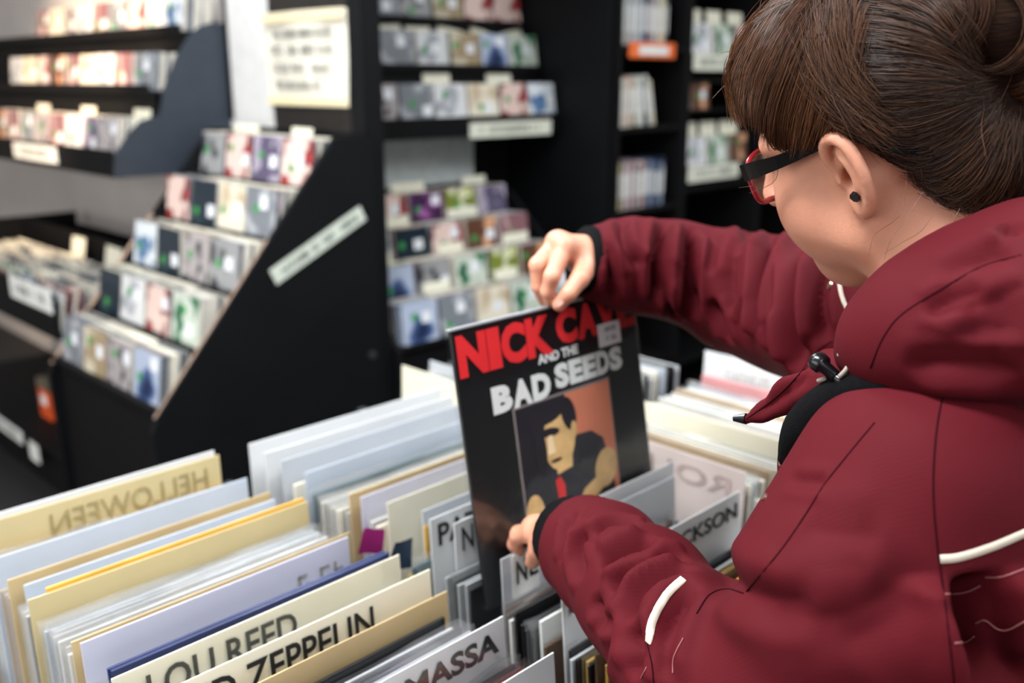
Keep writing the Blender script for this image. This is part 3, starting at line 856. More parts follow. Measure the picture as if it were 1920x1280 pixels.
fill(1, xc1, 0.872, 0.942, ['white', 'silver', 'ivory', 'pale blue'], 'between the yellowed blank and lilac-white dividers', 0.06, 1.0, dz=(0.004, 0.014))
e, H = divider(1, *C1, 0.856, -0.516, 'tan', 'tan cardboard sheet against the lilac-white divider', lean=0.06)
e, H = divider(1, C1[0] + .004, C1[1] - .012, 0.843, -0.513, 'lilac', 'blank lilac-white plastic divider behind LOU REED', lean=0.06)
scribble(e, 0.235, 0.06, H - 0.045, 0.022, 3, 77, M_INKPALE, y=-0.001)
fill(1, xc1, 0.79, 0.835, ['white', 'silver', 'brown'], 'between the lilac-white and LOU REED dividers', 0.07, 0.8, dz=(-0.03, -0.015))
for k in range(2):
    record(1, xc1 + 0.004, 0.782 + 0.008 * k - 0.022, 0.07, 'navy', 'tight behind the LOU REED divider', dz=0.033 - 0.002 * k, where=k)
e, H = divider(1, *C1, 0.763, -0.510, 'cream', 'cream divider lettered LOU REED in black', lean=0.07, clear=(0.255, 0.584))
dtext(e, H, C1[0], 'LOU REED', 0.293, 0.450, 0.010, 0.030, M_INK, bold=0.014)
fill(1, xc1, 0.728, 0.750, ['black', 'silver', 'black'], 'between LOU REED and LED ZEPPELIN', 0.07, 0.8, dz=(-0.014, -0.004))
e, H = divider(1, C1[0], C1[1] + .004, 0.715, -0.511, 'cream', 'cream divider lettered LED ZEPPELIN in black', lean=0.07)
dtext(e, H, C1[0], 'LED ZEPPELIN', 0.297, 0.511, 0.010, 0.030, M_INK, bold=0.014)
e, H = divider(1, C1[0], C1[1] + .006, 0.690, -0.528, 'tan', 'brown cardboard sheet in front of LED ZEPPELIN', lean=0.07)
fill(1, xc1, 0.640, 0.682, ['black', 'silver', 'black', 'grey'], 'just in front of LED ZEPPELIN', 0.08, 0.5, dz=(-0.010, 0.002))
for k, nm in enumerate(['lilac', 'orange', 'pink', 'ivory', 'white']):
    record(1, xc1, 0.632 - 0.007 * k - 0.025, 0.08, nm, 'close behind the BONAMASSA divider', dz=-0.006 - .002 * k)
e, H = divider(1, C1[0], 0.582, 0.594, -0.512, 'white', 'white divider lettered BONAMASSA in a clear pocket', lean=0.08, clear=(0.255, 0.596))
dtext(e, H, C1[0], 'JOE BONAMASSA', 0.270, 0.572, 0.010, 0.030, M_INK, bold=0.03)
for k, nm in enumerate(['black', 'black', 'maroon', 'red', 'pink', 'orange', 'ivory']):
    record(1, xc1 + 0.002, 0.580 - 0.007 * k - 0.028, 0.085, nm, 'between BONAMASSA and the blank white divider', where=6 - k, dz=-0.012, poly=(k % 2 == 0))
e, H = divider(1, C1[0], 0.572, 0.517, -0.512, 'white', 'blank white divider in a clear pocket, nearest the camera', lean=0.085, clear=(0.255, 0.602))
fill(1, xc1, 0.452, 0.500, ['silver', 'black', 'tan', 'white'], 'in front of the blank white divider', 0.09, 0.6, dz=(-0.04, -0.02))

# --- column 0 at the far left corner
x0 = 0.043
fill(1, x0, 0.62, 0.82, ['white', 'black', 'silver', 'teal'], 'in the far left corner of the bin', 0.04, 0.5, pitch=0.016, dz=(-0.05, -0.03))
e, H = divider(1, -0.11, 0.196, 0.70, -0.545, 'white', 'white divider with blue print in the far left corner', lean=0.04)
scribble(e, 0.22, 0.07, H - 0.03, 0.014, 3, 91, mat('blue_print', rgb(40, 70, 110), 0.5), y=-0.001)
scribble(e, 0.20, 0.09, H - 0.055, 0.014, 3, 92, M_INK, y=-0.001)

# --- odd scraps stuck between the columns
def scrap(nm, uvz, col, label, w=0.030, h=0.040, seed=1):
    rr = random.Random(seed); V = []; Fc = []; n = 5
    for q in (0, 1):
        for j in range(n):
            for i in range(n):
                V.append(((i / (n - 1) - .5) * w * (1 - .25 * j / n), 0.004 * math.sin(3 * i / n + 2 * j / n + seed) + rr.uniform(-.0008, .0008) + q * .0008, j / (n - 1) * h))
    for j in range(n - 1):
        for i in range(n - 1):
            k = j * n + i
            Fc += [(k, k + 1, k + n + 1, k + n), (k + n * n, k + n + n * n, k + n + 1 + n * n, k + 1 + n * n)]
    o = mk(nm, V, Fc, mat(nm + '_paper', col, 0.5, vary=0.1), smooth=True); grid_place(o, 1, uvz[1], uvz[0], uvz[2]); o.rotation_euler = (0.2, 0.12, -.35)
    return tag(o, label, 'scrap')
scrap('magenta_scrap', (0.885, 0.634, -0.575), rgb(176, 42, 130), 'crumpled magenta paper scrap between the two record columns')
scrap('blue_scrap', (0.835, 0.640, -0.575), rgb(44, 62, 84), 'dark blue paper scrap between the two record columns', seed=3)

# --- column 2 (behind the held album)
xc2 = 0.812
for k, (u_, t_, cl, lb_) in enumerate(((1.165, -0.505, 'white', 'tall white plastic divider, rearmost in the album column'), (1.135, -0.512, 'white', 'white plastic divider, second from the back of the album column'),
                                       (1.10, -0.515, 'grey', 'pale grey divider, third from the back of the album column'), (1.05, -0.520, 'blue', 'pale blue divider in the album column behind the brown-edged sheet'))):
    e, H = divider(1, C2[0] - 0.02 + .006 * k, C2[1] + 0.01, u_, t_, cl, lb_, lean=0.03)
    if k in (1, 2):
        scribble(e, 0.10 + 0.05 * k, 0.12, H - 0.05, 0.024, 5, 60 + k, mat('very_faint_ink', rgb(196, 196, 190), 0.6), y=-0.001)
    fill(1, xc2, u_ - 0.025, u_ - 0.008, ['white', 'silver', 'ivory', 'pink', 'teal'], 'in front of the %s' % ['rearmost white sheet', 'second white sheet', 'pale grey sheet', 'pale blue sheet'][k] + ', album column', 0.03, 0.8, dz=(-0.006, 0.006))
fill(1, xc2, 0.96, 1.03, ['white', 'ivory', 'silver'], 'between pale blue divider and brown-edged sheet', 0.04, 0.8)
e, H = divider(1, C2[0] - .01, C2[1], 0.936, -0.512, 'tan', 'brown-edged sheet in the album column', lean=0.04)
e, H = divider(1, C2[0], C2[1], 0.925, -0.516, 'lilac', 'lilac-white sheet in front of the brown-edged one', lean=0.04)
fill(1, xc2, 0.895, 0.918, ['white', 'ivory'], 'behind the cream sheet left of the album', 0.05, 0.5)
e, H = divider(1, C2[0] + .012, C2[1], 0.886, -0.515, 'cream', 'blank cream sheet left of the held album', lean=0.05)
e, H = divider(1, C2[0] + .035, C2[1], 0.845, -0.520, 'grey', 'blank grey divider behind PAT', lean=0.05)
box('amber_edge', (0.0, 0.006, -0.003, -0.0005, 0.1, H - 0.02), M_DIV['amber'], e)
fill(1, xc2, 0.80, 0.838, ['yellow', 'brown', 'black', 'teal'], 'just behind the PAT divider', 0.06, 0.3, dz=(-0.045, -0.02))
e, H = divider(1, 0.655, C2[1], 0.792, -0.502, 'white', 'white divider lettered PAT, left of the album', lean=0.06)
dtext(e, H, 0.655, 'PAT', 0.665, 0.732, 0.009, 0.028, M_INK, bold=0.02)
e, H = divider(1, 0.676, C2[1], 0.773, -0.508, 'white', 'white divider lettered N, tucked behind the album', lean=0.06)
dtext(e, H, 0.676, 'N', 0.686, 0.704, 0.008, 0.030, M_INK, bold=0.006)
fill(1, xc2, 0.715, 0.765, ['black', 'silver', 'maroon', 'white', 'black', 'grey'], 'under the held album', 0.07, 0.2, dz=(-0.03, -0.012))
e, H = divider(1, 0.660, C2[1], 0.677, -0.512, 'grey', 'grey divider lettered NE under the left hand', lean=0.07, strip=(0.675, 0.718, 'white'), clear=(0.655, 0.99))
dtext(e, H, 0.660, 'N', 0.681, 0.698, 0.010, 0.028, M_INK, bold=0.014, y=-0.0014)
o = dtext(e, H, 0.660, 'E', 0.702, 0.716, 0.010, 0.026, M_INK, bold=0.014, y=-0.0014)
fill(1, xc2, 0.600, 0.668, ['black', 'brown', 'black', 'white', 'black', 'yellow', 'grey'], 'between the NE and JACKSON dividers', 0.08, 0.25, dz=(-0.04, -0.012))
e, H = divider(1, 0.80, 1.0, 0.690, -0.500, 'white', 'plain white sheet behind JACKSON, right of the album', lean=0.05)
e, H = divider(1, 0.662, 1.004, 0.589, -0.512, 'white', 'white divider lettered JACKSON in front of the sleeve', lean=0.08)
dtext(e, H, 0.662, 'MICHAEL JACKSON', 0.672, 0.995, 0.012, 0.026, M_INK, bold=0.02)
fill(1, xc2, 0.475, 0.578, ['brown', 'black', 'yellow', 'black', 'grey', 'silver'], 'in front of the JACKSON divider', 0.08, 0.3, dz=(-0.035, -0.012))

# --- crosswise columns (rot -1): x = -u
def col3(xc, y0, y1, n, sect, cols, polyp=0.3):
    for k in range(n):
        y = y0 + (k + .5) * (y1 - y0) / n
        record(-1, xc + random.uniform(-.004, .004), y - 0.012, 0.04, random.choice(cols), sect, poly=random.random() < polyp, dz=random.uniform(-.006, .006), where=k)
pal = ['white', 'ivory', 'ivory', 'silver', 'pale blue', 'white', 'tan', 'ivory', 'white']
xa = -0.785
e, H = divider(-1, xa - .17, xa + .17, 1.060, -0.512, 'rose', 'rosy white divider with mirrored ROLLING, front of the crosswise bin', lean=0.03)
dtext(e, H, xa - .17, 'ROLLING', xa - .13, xa + .15, 0.014, 0.028, M_INKROSE, mirror=True, bold=0.012)
col3(xa, 1.075, 1.20, 13, 'behind the mirrored ROLLING divider', pal)
e, H = divider(-1, xa - .17, xa + .16, 1.205, -0.515, 'cream', 'cream sheet in the middle of the crosswise bin', lean=0.03)
col3(xa, 1.22, 1.42, 19, 'in the back half of the crosswise bin', pal)
record(-1, xa, 1.43, 0.04, 'pink', 'near the back of the crosswise bin', dz=0.016)
e, H = divider(-1, xa - .175, xa + .17, 1.475, -0.495, 'white', 'tall white divider closing the crosswise bin', lean=0.03)
scribble(e, 0.05, 0.22, H - 0.045, 0.020, 5, 70, mat('faint_grey_ink', rgb(190, 188, 184), 0.6), y=-0.001)
xb = -1.19
for k, (v_, cl, tp) in enumerate(((1.062, 'cream', -0.520), (1.13, 'grey', -0.525), (1.22, 'white', -0.512), (1.33, 'cream', -0.515))):
    divider(-1, xb - .165, xb + .165, v_, tp, cl, '%s sheet, %s from the front, behind the album' % ({'cream': 'cream', 'grey': 'pale grey', 'white': 'white'}[cl], ORD[k]), lean=0.03)
col3(xb, 1.075, 1.125, 5, 'in the crosswise column left of the album', pal)
col3(xb, 1.14, 1.21, 6, 'in the column hidden behind the album', pal)
col3(xb, 1.235, 1.32, 7, 'deep in the column hidden behind the album', pal + ['red'])
col3(xb, 1.345, 1.50, 10, 'at the back of the column behind the album', pal + ['black', 'red', 'navy'])
col3(-0.445, 1.06, 1.5, 22, 'beside the woman\'s chest in the crosswise bin', pal + ['navy', 'black'])

# ------------------------------------------------------------------ the held album
M_ALB = mat('album_black_print', rgb(15, 16, 18), 0.32, vary=0.2, scale=5, coat=0.3)
M_ALBEDGE = mat('album_sleeve_edge', rgb(70, 70, 72), 0.5)
M_RED = mat('red_print', rgb(206, 40, 44), 0.4, vary=0.05)
M_WHT = mat('white_print', rgb(206, 208, 206), 0.4, vary=0.03)
alb = empty('record_album'); alb.location = W(0.746, 0.652, -0.264); alb.rotation_euler = (-math.atan(0.178), 0, 0)
AW = 0.316
box('cover', (0, AW, 0, 0.0045, -AW, 0), M_ALB, alb, bevel=0.0009)
def atext(s, x0, x1, y0, y1, m_, bold):
    o = text(s, x1 - x0, y1 - y0, m_, alb, (x0, -0.0003, -y1), bold=bold); return o
def word(s_, x0, x1, y0, y1, m_, bold, gap=0.0012):
    """heavy condensed caps: every letter fitted into its own box"""
    wt = [0.5 if ch == 'I' else (1.1 if ch in 'NK' else 1.0) for ch in s_]
    tot = (x1 - x0) - gap * (len(s_) - 1); x = x0; V = []; Fc = []
    for ch, q in zip(s_, wt):
        w = tot * q / sum(wt)
        me = text_me(ch, w, y1 - y0, m_, bold=bold)
        k = len(V); V += [(v.co.x + x, v.co.y - 0.0003, v.co.z - y1) for v in me.vertices]
        Fc += [tuple(k + i for i in p.vertices) for p in me.polygons]; bpy.data.meshes.remove(me)
        x += w + gap
    return mk('lettering', V, Fc, m_, alb)
word('NICK', 0.005, 0.156, 0.006, 0.053, M_RED, 0.06)
word('CAVE', 0.164, 0.315, 0.004, 0.047, M_RED, 0.06)
atext('AND THE', 0.127, 0.198, 0.051, 0.0625, M_WHT, 0.03)
word('BAD', 0.047, 0.143, 0.0725, 0.104, M_WHT, 0.06)
word('SEEDS', 0.152, 0.279, 0.068, 0.098, M_WHT, 0.06)
s = box('price_sticker', (0.238, 0.281, -0.0012, -0.0006, -0.064, -0.035), M_STICKER, alb)
scribble(s, 0.248, 0.022, -0.046, 0.006, 3, 55, M_INKFADE, y=-0.0015); scribble(s, 0.252, 0.02, -0.058, 0.006, 3, 56, M_INKFADE, y=-0.0015)
# generic portrait print: a plain figure in a dark suit, same size and colours
px0, px1, py0, py1 = 0.079, 0.249, 0.106, 0.262
pr = empty('portrait_print'); pr.parent = alb; pr.location = (px0, -0.0004, -py1)
pw, ph = px1 - px0, py1 - py0
def pprint(nm, pts, m_, y):
    return slab(nm, [(a * pw, b * ph) for a, b in pts], -y, 0, m_, pr)
M_TERRA = mat('terracotta_print', rgb(196, 116, 88), 0.4, vary=0.12, scale=12)
M_SKINP = mat('skin_print', rgb(206, 168, 112), 0.4, vary=0.22, scale=40)
M_SUIT = mat('suit_print', rgb(34, 36, 42), 0.4, vary=0.25, scale=20)
M_HAIRP = mat('dark_hair_print', rgb(26, 22, 30), 0.4, vary=0.2, scale=20)
M_FRAMEP = mat('frame_print', rgb(120, 112, 110), 0.4)
pprint('print_border', [(-.02, -.02), (1.0, -.02), (1.0, 1.02), (-.02, 1.02)], M_FRAMEP, 0.0001)
pprint('print_background', [(0.0, 0.0), (0.99, 0.0), (0.99, 1.0), (0, 1)], M_TERRA, 0.0002)
pprint('print_shade', [(0, 0), (.5, 0), (.5, 1), (0, 1)], M_HAIRP, 0.00025)
pprint('print_suit', [(0, 0), (.95, 0), (.93, .25), (.86, .55), (.74, .64), (.5, .66), (.25, .5), (.05, .42), (0, .4)], M_SUIT, 0.0003)
el = lambda cx, cy, rx, ry, n=22, rot=0.0: [(cx + rx * math.cos(t) * math.cos(rot) - ry * math.sin(t) * math.sin(rot), cy + rx * math.cos(t) * math.sin(rot) + ry * math.sin(t) * math.cos(rot)) for t in [2 * PI * k / n for k in range(n)]]
pprint('print_neck', [(.34, .40), (.50, .42), (.52, .60), (.34, .56)], M_SKINP, 0.00035)
pprint('print_face', el(.40, .68, .165, .25, rot=-.12), M_SKINP, 0.0004)
pprint('print_hair', el(.25, .90, .22, .09) , M_HAIRP, 0.00045)
pprint('print_hair', el(.52, .84, .075, .14, rot=.2), M_HAIRP, 0.00046)
pprint('print_brow', el(.31, .745, .10, .035, rot=-.1), M_HAIRP, 0.0005)
pprint('print_cheek_shade', el(.20, .62, .06, .2), M_HAIRP, 0.00052)
pprint('print_tie', [(.33, .12), (.39, .10), (.40, .30), (.36, .38), (.31, .36)], M_RED, 0.0005)
pprint('print_nose', [(.285, .72), (.33, .72), (.345, .58), (.27, .575)], mat('lit_skin_print', rgb(232, 206, 166), 0.4, vary=0.1), 0.00055)
pprint('print_mouth', el(.345, .515, .06, .014), M_HAIRP, 0.00056)
pprint('print_ear', el(.555, .70, .03, .07, rot=-.1), M_SKINP, 0.00055)
pprint('print_hand', el(.08, .16, .09, .16), M_SKINP, 0.0005)
pprint('print_hand', el(.86, .30, .12, .16, rot=-.3), M_SKINP, 0.0005)
pprint('print_hand', [(.45, .02), (.60, .05), (.92, .20), (.86, .30), (.6, .20)], M_SKINP, 0.00048)
# outer poly sleeve of the album
V = []; Fc = []
for yy in (-0.0022, 0.0062):
    V += [(-0.003, yy, -AW - 0.003), (AW + 0.003, yy, -AW - 0.003), (AW + 0.003, yy, 0.0035), (-0.003, yy, 0.0035)]
Fc = [(0, 1, 2, 3), (7, 6, 5, 4), (1, 0, 4, 5), (2, 1, 5, 6), (0, 3, 7, 4)]
mk('plastic_sleeve', V, Fc, M_CLEAR, alb)
box('sleeve_mouth_highlight', (-0.002, AW + 0.002, -0.0016, 0.0056, 0.0004, 0.0034), mat('plastic_edge_highlight', rgb(150, 152, 156), 0.3, vary=0.2, scale=14), alb, bevel=0.0008)  # plastic mouth of the sleeve, its edge highlight painted in opaque grey
tag(alb, 'black record album lettered NICK CAVE AND THE BAD SEEDS, held up by the woman', 'record album')
# ------------------------------------------------------------------ implicit surfaces for the figure
class Field:
    def __init__(self, lo, hi, h):
        self.lo = np.array(lo, float); self.h = h
        self.n = np.ceil((np.array(hi) - self.lo) / h).astype(int) + 1
        self.F = np.full(self.n, 1.0, np.float32)

    def win(self, a, b):
        i0 = np.clip(np.floor((a - self.lo) / self.h).astype(int), 0, self.n)
        i1 = np.clip(np.ceil((b - self.lo) / self.h).astype(int) + 1, 0, self.n)
        if np.any(i1 <= i0):
            return None, None
        g = [(self.lo[k] + self.h * np.arange(i0[k], i1[k])).astype(np.float32) for k in range(3)]
        return tuple(slice(i0[k], i1[k]) for k in range(3)), (g[0][:, None, None], g[1][None, :, None], g[2][None, None, :])

    def put(self, sl, d, k, op):
        A = self.F[sl]
        if op == 'add':
            h = np.clip(0.5 + 0.5 * (A - d) / k, 0, 1)
            self.F[sl] = A * (1 - h) + d * h - k * h * (1 - h)
        else:
            h = np.clip(0.5 - 0.5 * (A + d) / k, 0, 1)
            self.F[sl] = A * (1 - h) - d * h + k * h * (1 - h)

    def cap(self, a, b, ra, rb, k=0.012, op='add'):
        a, b = np.asarray(a, float), np.asarray(b, float); m = max(ra, rb) + k * 2 + 3 * self.h
        sl, g = self.win(np.minimum(a, b) - m, np.maximum(a, b) + m)
        if sl is None:
            return
        d = b - a; L2 = float(d @ d) + 1e-12
        x, y, z = g[0] - a[0], g[1] - a[1], g[2] - a[2]
        t = np.clip((x * d[0] + y * d[1] + z * d[2]) / L2, 0, 1)
        q = np.sqrt((x - t * d[0]) ** 2 + (y - t * d[1]) ** 2 + (z - t * d[2]) ** 2) - (ra + (rb - ra) * t)
        self.put(sl, q.astype(np.float32), k, op)

    def chain(self, pts, k=0.012):
        for (a, ra), (b, rb) in zip(pts[:-1], pts[1:]):
            self.cap(a, b, ra, rb, k)

    def ell(self, c, rad, k=0.012, op='add', R=None):
        c, rad = np.asarray(c, float), np.asarray(rad, float)
        m = rad.max() + 2 * k + 3 * self.h
        sl, g = self.win(c - m, c + m)
        if sl is None:
            return
        x, y, z = g[0] - c[0], g[1] - c[1], g[2] - c[2]
        if R is not None:
            R = np.asarray(R, float)
            x, y, z = (R[0, 0] * x + R[0, 1] * y + R[0, 2] * z, R[1, 0] * x + R[1, 1] * y + R[1, 2] * z, R[2, 0] * x + R[2, 1] * y + R[2, 2] * z)
        k0 = np.sqrt((x / rad[0]) ** 2 + (y / rad[1]) ** 2 + (z / rad[2]) ** 2)
        k1 = np.sqrt((x / rad[0] ** 2) ** 2 + (y / rad[1] ** 2) ** 2 + (z / rad[2] ** 2) ** 2) + 1e-9
        self.put(sl, (k0 * (k0 - 1) / k1).astype(np.float32), k, op)

    def plane(self, c, n, rad):
        """trim everything beyond the plane (c, n) within a ball around c"""
        c, n = np.asarray(c, float), np.asarray(n, float); n = n / np.linalg.norm(n)
        sl, g = self.win(c - rad, c + rad)
        x, y, z = g[0] - c[0], g[1] - c[1], g[2] - c[2]
        inb = (x * x + y * y + z * z) < rad * rad
        pl_ = (x * n[0] + y * n[1] + z * n[2]).astype(np.float32)
        self.F[sl] = np.where(inb, np.maximum(self.F[sl], pl_), self.F[sl])

    def mesh(self):
        F = self.F; n = self.n
        ins = F < 0
        c = np.zeros(n - 1, np.int8)
        for dx in (0, 1):
            for dy in (0, 1):
                for dz in (0, 1):
                    c += ins[dx:n[0] - 1 + dx, dy:n[1] - 1 + dy, dz:n[2] - 1 + dz]
        I = np.argwhere((c > 0) & (c < 8))
        idx = np.full(n - 1, -1, np.int64); idx[I[:, 0], I[:, 1], I[:, 2]] = np.arange(len(I))
        co = np.array([(0, 0, 0), (1, 0, 0), (0, 1, 0), (1, 1, 0), (0, 0, 1), (1, 0, 1), (0, 1, 1), (1, 1, 1)])
        vals = np.stack([F[I[:, 0] + o[0], I[:, 1] + o[1], I[:, 2] + o[2]] for o in co], 1)
        acc = np.zeros((len(I), 3)); cnt = np.zeros(len(I))
        for a in range(8):
            for b in range(a + 1, 8):
                if np.abs(co[a] - co[b]).sum() != 1:
                    continue
                va, vb = vals[:, a], vals[:, b]; m = (va < 0) != (vb < 0)
                t = np.where(m, va / np.where(m, va - vb, 1), 0)
                p = co[a] + t[:, None] * (co[b] - co[a])
                acc += np.where(m[:, None], p, 0); cnt += m
        V = self.lo + self.h * (I + acc / cnt[:, None])
        Q = []
        for ax in range(3):
            o1, o2 = (ax + 1) % 3, (ax + 2) % 3
            s0 = [slice(1, n[k] - 1) for k in range(3)]; s1 = list(s0)
            s0[ax] = slice(0, n[ax] - 1); s1[ax] = slice(1, n[ax])
            A, B = ins[tuple(s0)], ins[tuple(s1)]
            for sgn, msk in ((1, A & ~B), (-1, ~A & B)):
                P = np.argwhere(msk)
                if not len(P):
                    continue
                off = np.ones(3, int); off[ax] = 0
                P = P + off
                def cell(d1, d2):
                    q = P.copy(); q[:, o1] -= d1; q[:, o2] -= d2
                    return idx[q[:, 0], q[:, 1], q[:, 2]]
                quad = np.stack([cell(1, 1), cell(0, 1), cell(0, 0), cell(1, 0)], 1)
                Q.append(quad if sgn > 0 else quad[:, ::-1])
        return V, np.vstack(Q)

def relax(V, Q, it=2, lam=0.5):
    E = np.vstack([Q[:, [i, (i + 1) % Q.shape[1]]] for i in range(Q.shape[1])])
    E = np.unique(np.sort(E, 1), axis=0)
    deg = np.bincount(E.ravel(), minlength=len(V)).astype(float)[:, None] + 1e-9
    for _ in range(it):
        S = np.zeros_like(V)
        for k in range(3):
            S[:, k] = np.bincount(E[:, 0], V[E[:, 1], k], len(V)) + np.bincount(E[:, 1], V[E[:, 0], k], len(V))
        V = V + lam * (S / deg - V)
    return V

def normals(V, Q):
    n = np.cross(V[Q[:, 2]] - V[Q[:, 0]], V[Q[:, 3]] - V[Q[:, 1]])
    N = np.zeros_like(V)
    for i in range(4):
        for k in range(3):
            N[:, k] += np.bincount(Q[:, i], n[:, k], len(V))
    return N / (np.linalg.norm(N, axis=1)[:, None] + 1e-12)

def bvh_of(V, Q):
    return BVHTree.FromPolygons([tuple(v) for v in V], [tuple(int(i) for i in q) for q in Q])

def shoot(bvh, px, py, dr=(0.5, 1.4)):
    """surface point seen at a picture position while sculpting"""
    d = Vector(at(px, py, 1.0) - CPOS); dn = d.normalized()
    loc, nr, i, dist = bvh.ray_cast(Vector(CPOS), dn)
    if loc is not None:
        return np.array(loc), np.array(nr)
    best = None
    for t in np.linspace(*dr, 40):
        p = Vector(at(px, py, t)); r_ = bvh.find_nearest(p)
        if best is None or r_[3] < best[2]:
            best = (np.array(r_[0]), np.array(r_[1]), r_[3])
    return best[0], best[1]

def curve_on(bvh, pts, n=24):
    P = smooth_path(np.array(pts, float), n)
    o = [shoot(bvh, x, y) for x, y in P]
    return np.array([a for a, b in o]), np.array([b for a, b in o])

def sculpt(V, N, bvh, strokes):
    """strokes: (picture polyline, width m, depth m); depth > 0 digs a crease with a soft ridge beside it"""
    for pts, w, dep in strokes:
        P, _ = curve_on(bvh, pts, 18)
        lo, hi = P.min(0) - 2.6 * w, P.max(0) + 2.6 * w
        m = np.where(np.all((V > lo) & (V < hi), axis=1))[0]
        if not len(m):
            continue
        X = V[m]; best = np.full(len(m), 9.0); tt = np.zeros(len(m))
        for i in range(len(P) - 1):
            a, d = P[i], P[i + 1] - P[i]; L2 = d @ d + 1e-12
            t = np.clip(((X - a) @ d) / L2, 0, 1)
            q = np.linalg.norm(X - a - t[:, None] * d, axis=1)
            u = q < best; best[u] = q[u]; tt[u] = (i + t[u]) / (len(P) - 1)
        fade = np.clip(np.minimum(tt, 1 - tt) * 6, 0.0, 1)
        s = best / w
        prof = -np.exp(-np.abs(s * 1.25) ** 1.3) + 0.42 * np.exp(-((s - 1.7) / 0.85) ** 2)
        V[m] += N[m] * (1.6 * dep * fade * prof)[:, None]
    return V

def ribbon(name, bvh, pts, width, mat_, parent, lift=0.0008, n=30, thick=0.0006):
    P, N = curve_on(bvh, pts, n)
    T = np.gradient(P, axis=0); T /= np.linalg.norm(T, axis=1)[:, None]
    S = np.cross(T, N); S /= np.linalg.norm(S, axis=1)[:, None]
    V = []; Fc = []
    for i in range(n):
        for (s, l) in ((-.5, lift - 0.001), (-.42, lift), (.42, lift), (.5, lift - 0.001)):
            V.append(P[i] + S[i] * width * s + N[i] * l)
    for i in range(n - 1):
        for j in range(3):
            a = i * 4 + j
            Fc.append((a, a + 1, a + 5, a + 4))
    return mk(name, V, Fc, mat_, parent, smooth=True)

def on_tube(name, bvh, pts, r, mat_, parent, lift=0.0, n=30):
    P, N = curve_on(bvh, pts, n)
    return tube(name, P + N * lift, r, mat_, parent, n=6)

# ------------------------------------------------------------------ materials of the figure
M_SKIN = mat('skin', rgb(200, 140, 114), 0.5, vary=0.06, scale=35, bump=0.12, bscale=420, sss=0.12)
def jacket_mat():
    m = mat('dark_red_jacket_cloth', rgb(75, 8, 18), 0.8, vary=0.08, scale=6, spec=0.14)
    nt, bs = nodes_of(m)
    tc = nt.nodes.new('ShaderNodeTexCoord')
    wv = nt.nodes.new('ShaderNodeTexWave'); wv.inputs['Scale'].default_value = 120; wv.inputs['Distortion'].default_value = 1.2
    wv.inputs['Detail'].default_value = 1.0; wv.bands_direction = 'DIAGONAL'
    nz = nt.nodes.new('ShaderNodeTexNoise'); nz.inputs['Scale'].default_value = 900
    nt.links.new(tc.outputs['Object'], wv.inputs['Vector']); nt.links.new(tc.outputs['Object'], nz.inputs['Vector'])
    ad = nt.nodes.new('ShaderNodeMath'); ad.operation = 'MULTIPLY_ADD'; ad.inputs[1].default_value = 0.5
    nt.links.new(wv.outputs['Fac'], ad.inputs[0]); nt.links.new(nz.outputs['Fac'], ad.inputs[2])
    bp = nt.nodes.new('ShaderNodeBump'); bp.inputs['Strength'].default_value = 0.07; bp.inputs['Distance'].default_value = 0.001
    nt.links.new(ad.outputs[0], bp.inputs['Height']); nt.links.new(bp.outputs['Normal'], bs.inputs['Normal'])
    return m
M_JACKET = jacket_mat()
M_KNIT = mat('black_knit', rgb(6, 6, 8), 0.9, vary=0.3, scale=200, bump=0.4, bscale=700, spec=0.1)
M_SEAM = mat('dark_red_seam', rgb(34, 5, 10), 0.9, spec=0.05)
M_PIPE = mat('off_white_piping', rgb(196, 184, 168), 0.6, vary=0.04)
M_THREAD = mat('pale_pink_thread', rgb(150, 92, 92), 0.6)
M_PLAST = mat('black_gloss_plastic', rgb(12, 13, 16), 0.22, vary=0.05)
M_CORD = mat('grey_elastic_cord', rgb(150, 136, 126), 0.7)
M_FRAME = mat('black_acetate', rgb(8, 6, 7), 0.25, vary=0.05, spec=0.3)
M_FRAMER = mat('red_acetate', rgb(140, 20, 34), 0.2, vary=0.05, coat=0.4)
M_LENS = clear_mat('spectacle_lens', 0.3, 0.02)
M_SNAP = mat('snap_metal', rgb(190, 170, 150), 0.3, metal=0.9)
M_TROUS = mat('dark_denim', rgb(30, 34, 46), 0.8, vary=0.2, scale=60)
M_SHOE = mat('black_shoe', rgb(16, 16, 18), 0.5)
M_EYE = mat('eye_white', rgb(226, 222, 216), 0.2)

def hair_mat(name, c0, c1, rough=0.42):
    m = bpy.data.materials.new(name); nt, bs = nodes_of(m)
    at_ = nt.nodes.new('ShaderNodeAttribute'); at_.attribute_name = 'shade'
    rp = nt.nodes.new('ShaderNodeValToRGB')
    rp.color_ramp.elements[0].color = tuple(c0) + (1,); rp.color_ramp.elements[1].color = tuple(c1) + (1,)
    nt.links.new(at_.outputs['Fac'], rp.inputs['Fac']); nt.links.new(rp.outputs['Color'], bs.inputs['Base Color'])
    bs.inputs['Roughness'].default_value = rough
    bs.inputs['Specular IOR Level'].default_value = 0.45
    return m
M_HAIR = hair_mat('brown_hair', rgb(24, 13, 9), rgb(106, 65, 38))
M_HAIRBASE = mat('brown_hair_base', rgb(34, 20, 14), 0.9, vary=0.35, scale=30, bump=0.6, bscale=120, stretch=(1, 1, 5), spec=0.08)

# ------------------------------------------------------------------ person
person = empty('person', W(0.12, 0.80, FZ))
def own(o):
    """parent to the person, keeping world coordinates"""
    o.parent = person
    o.matrix_parent_inverse = Matrix.Translation(Vector(person.location)).inverted()
    return o
def own2(o, par):
    o.parent = par; o.matrix_parent_inverse = par.matrix_world.inverted() if False else Matrix.Identity(4)
    return o

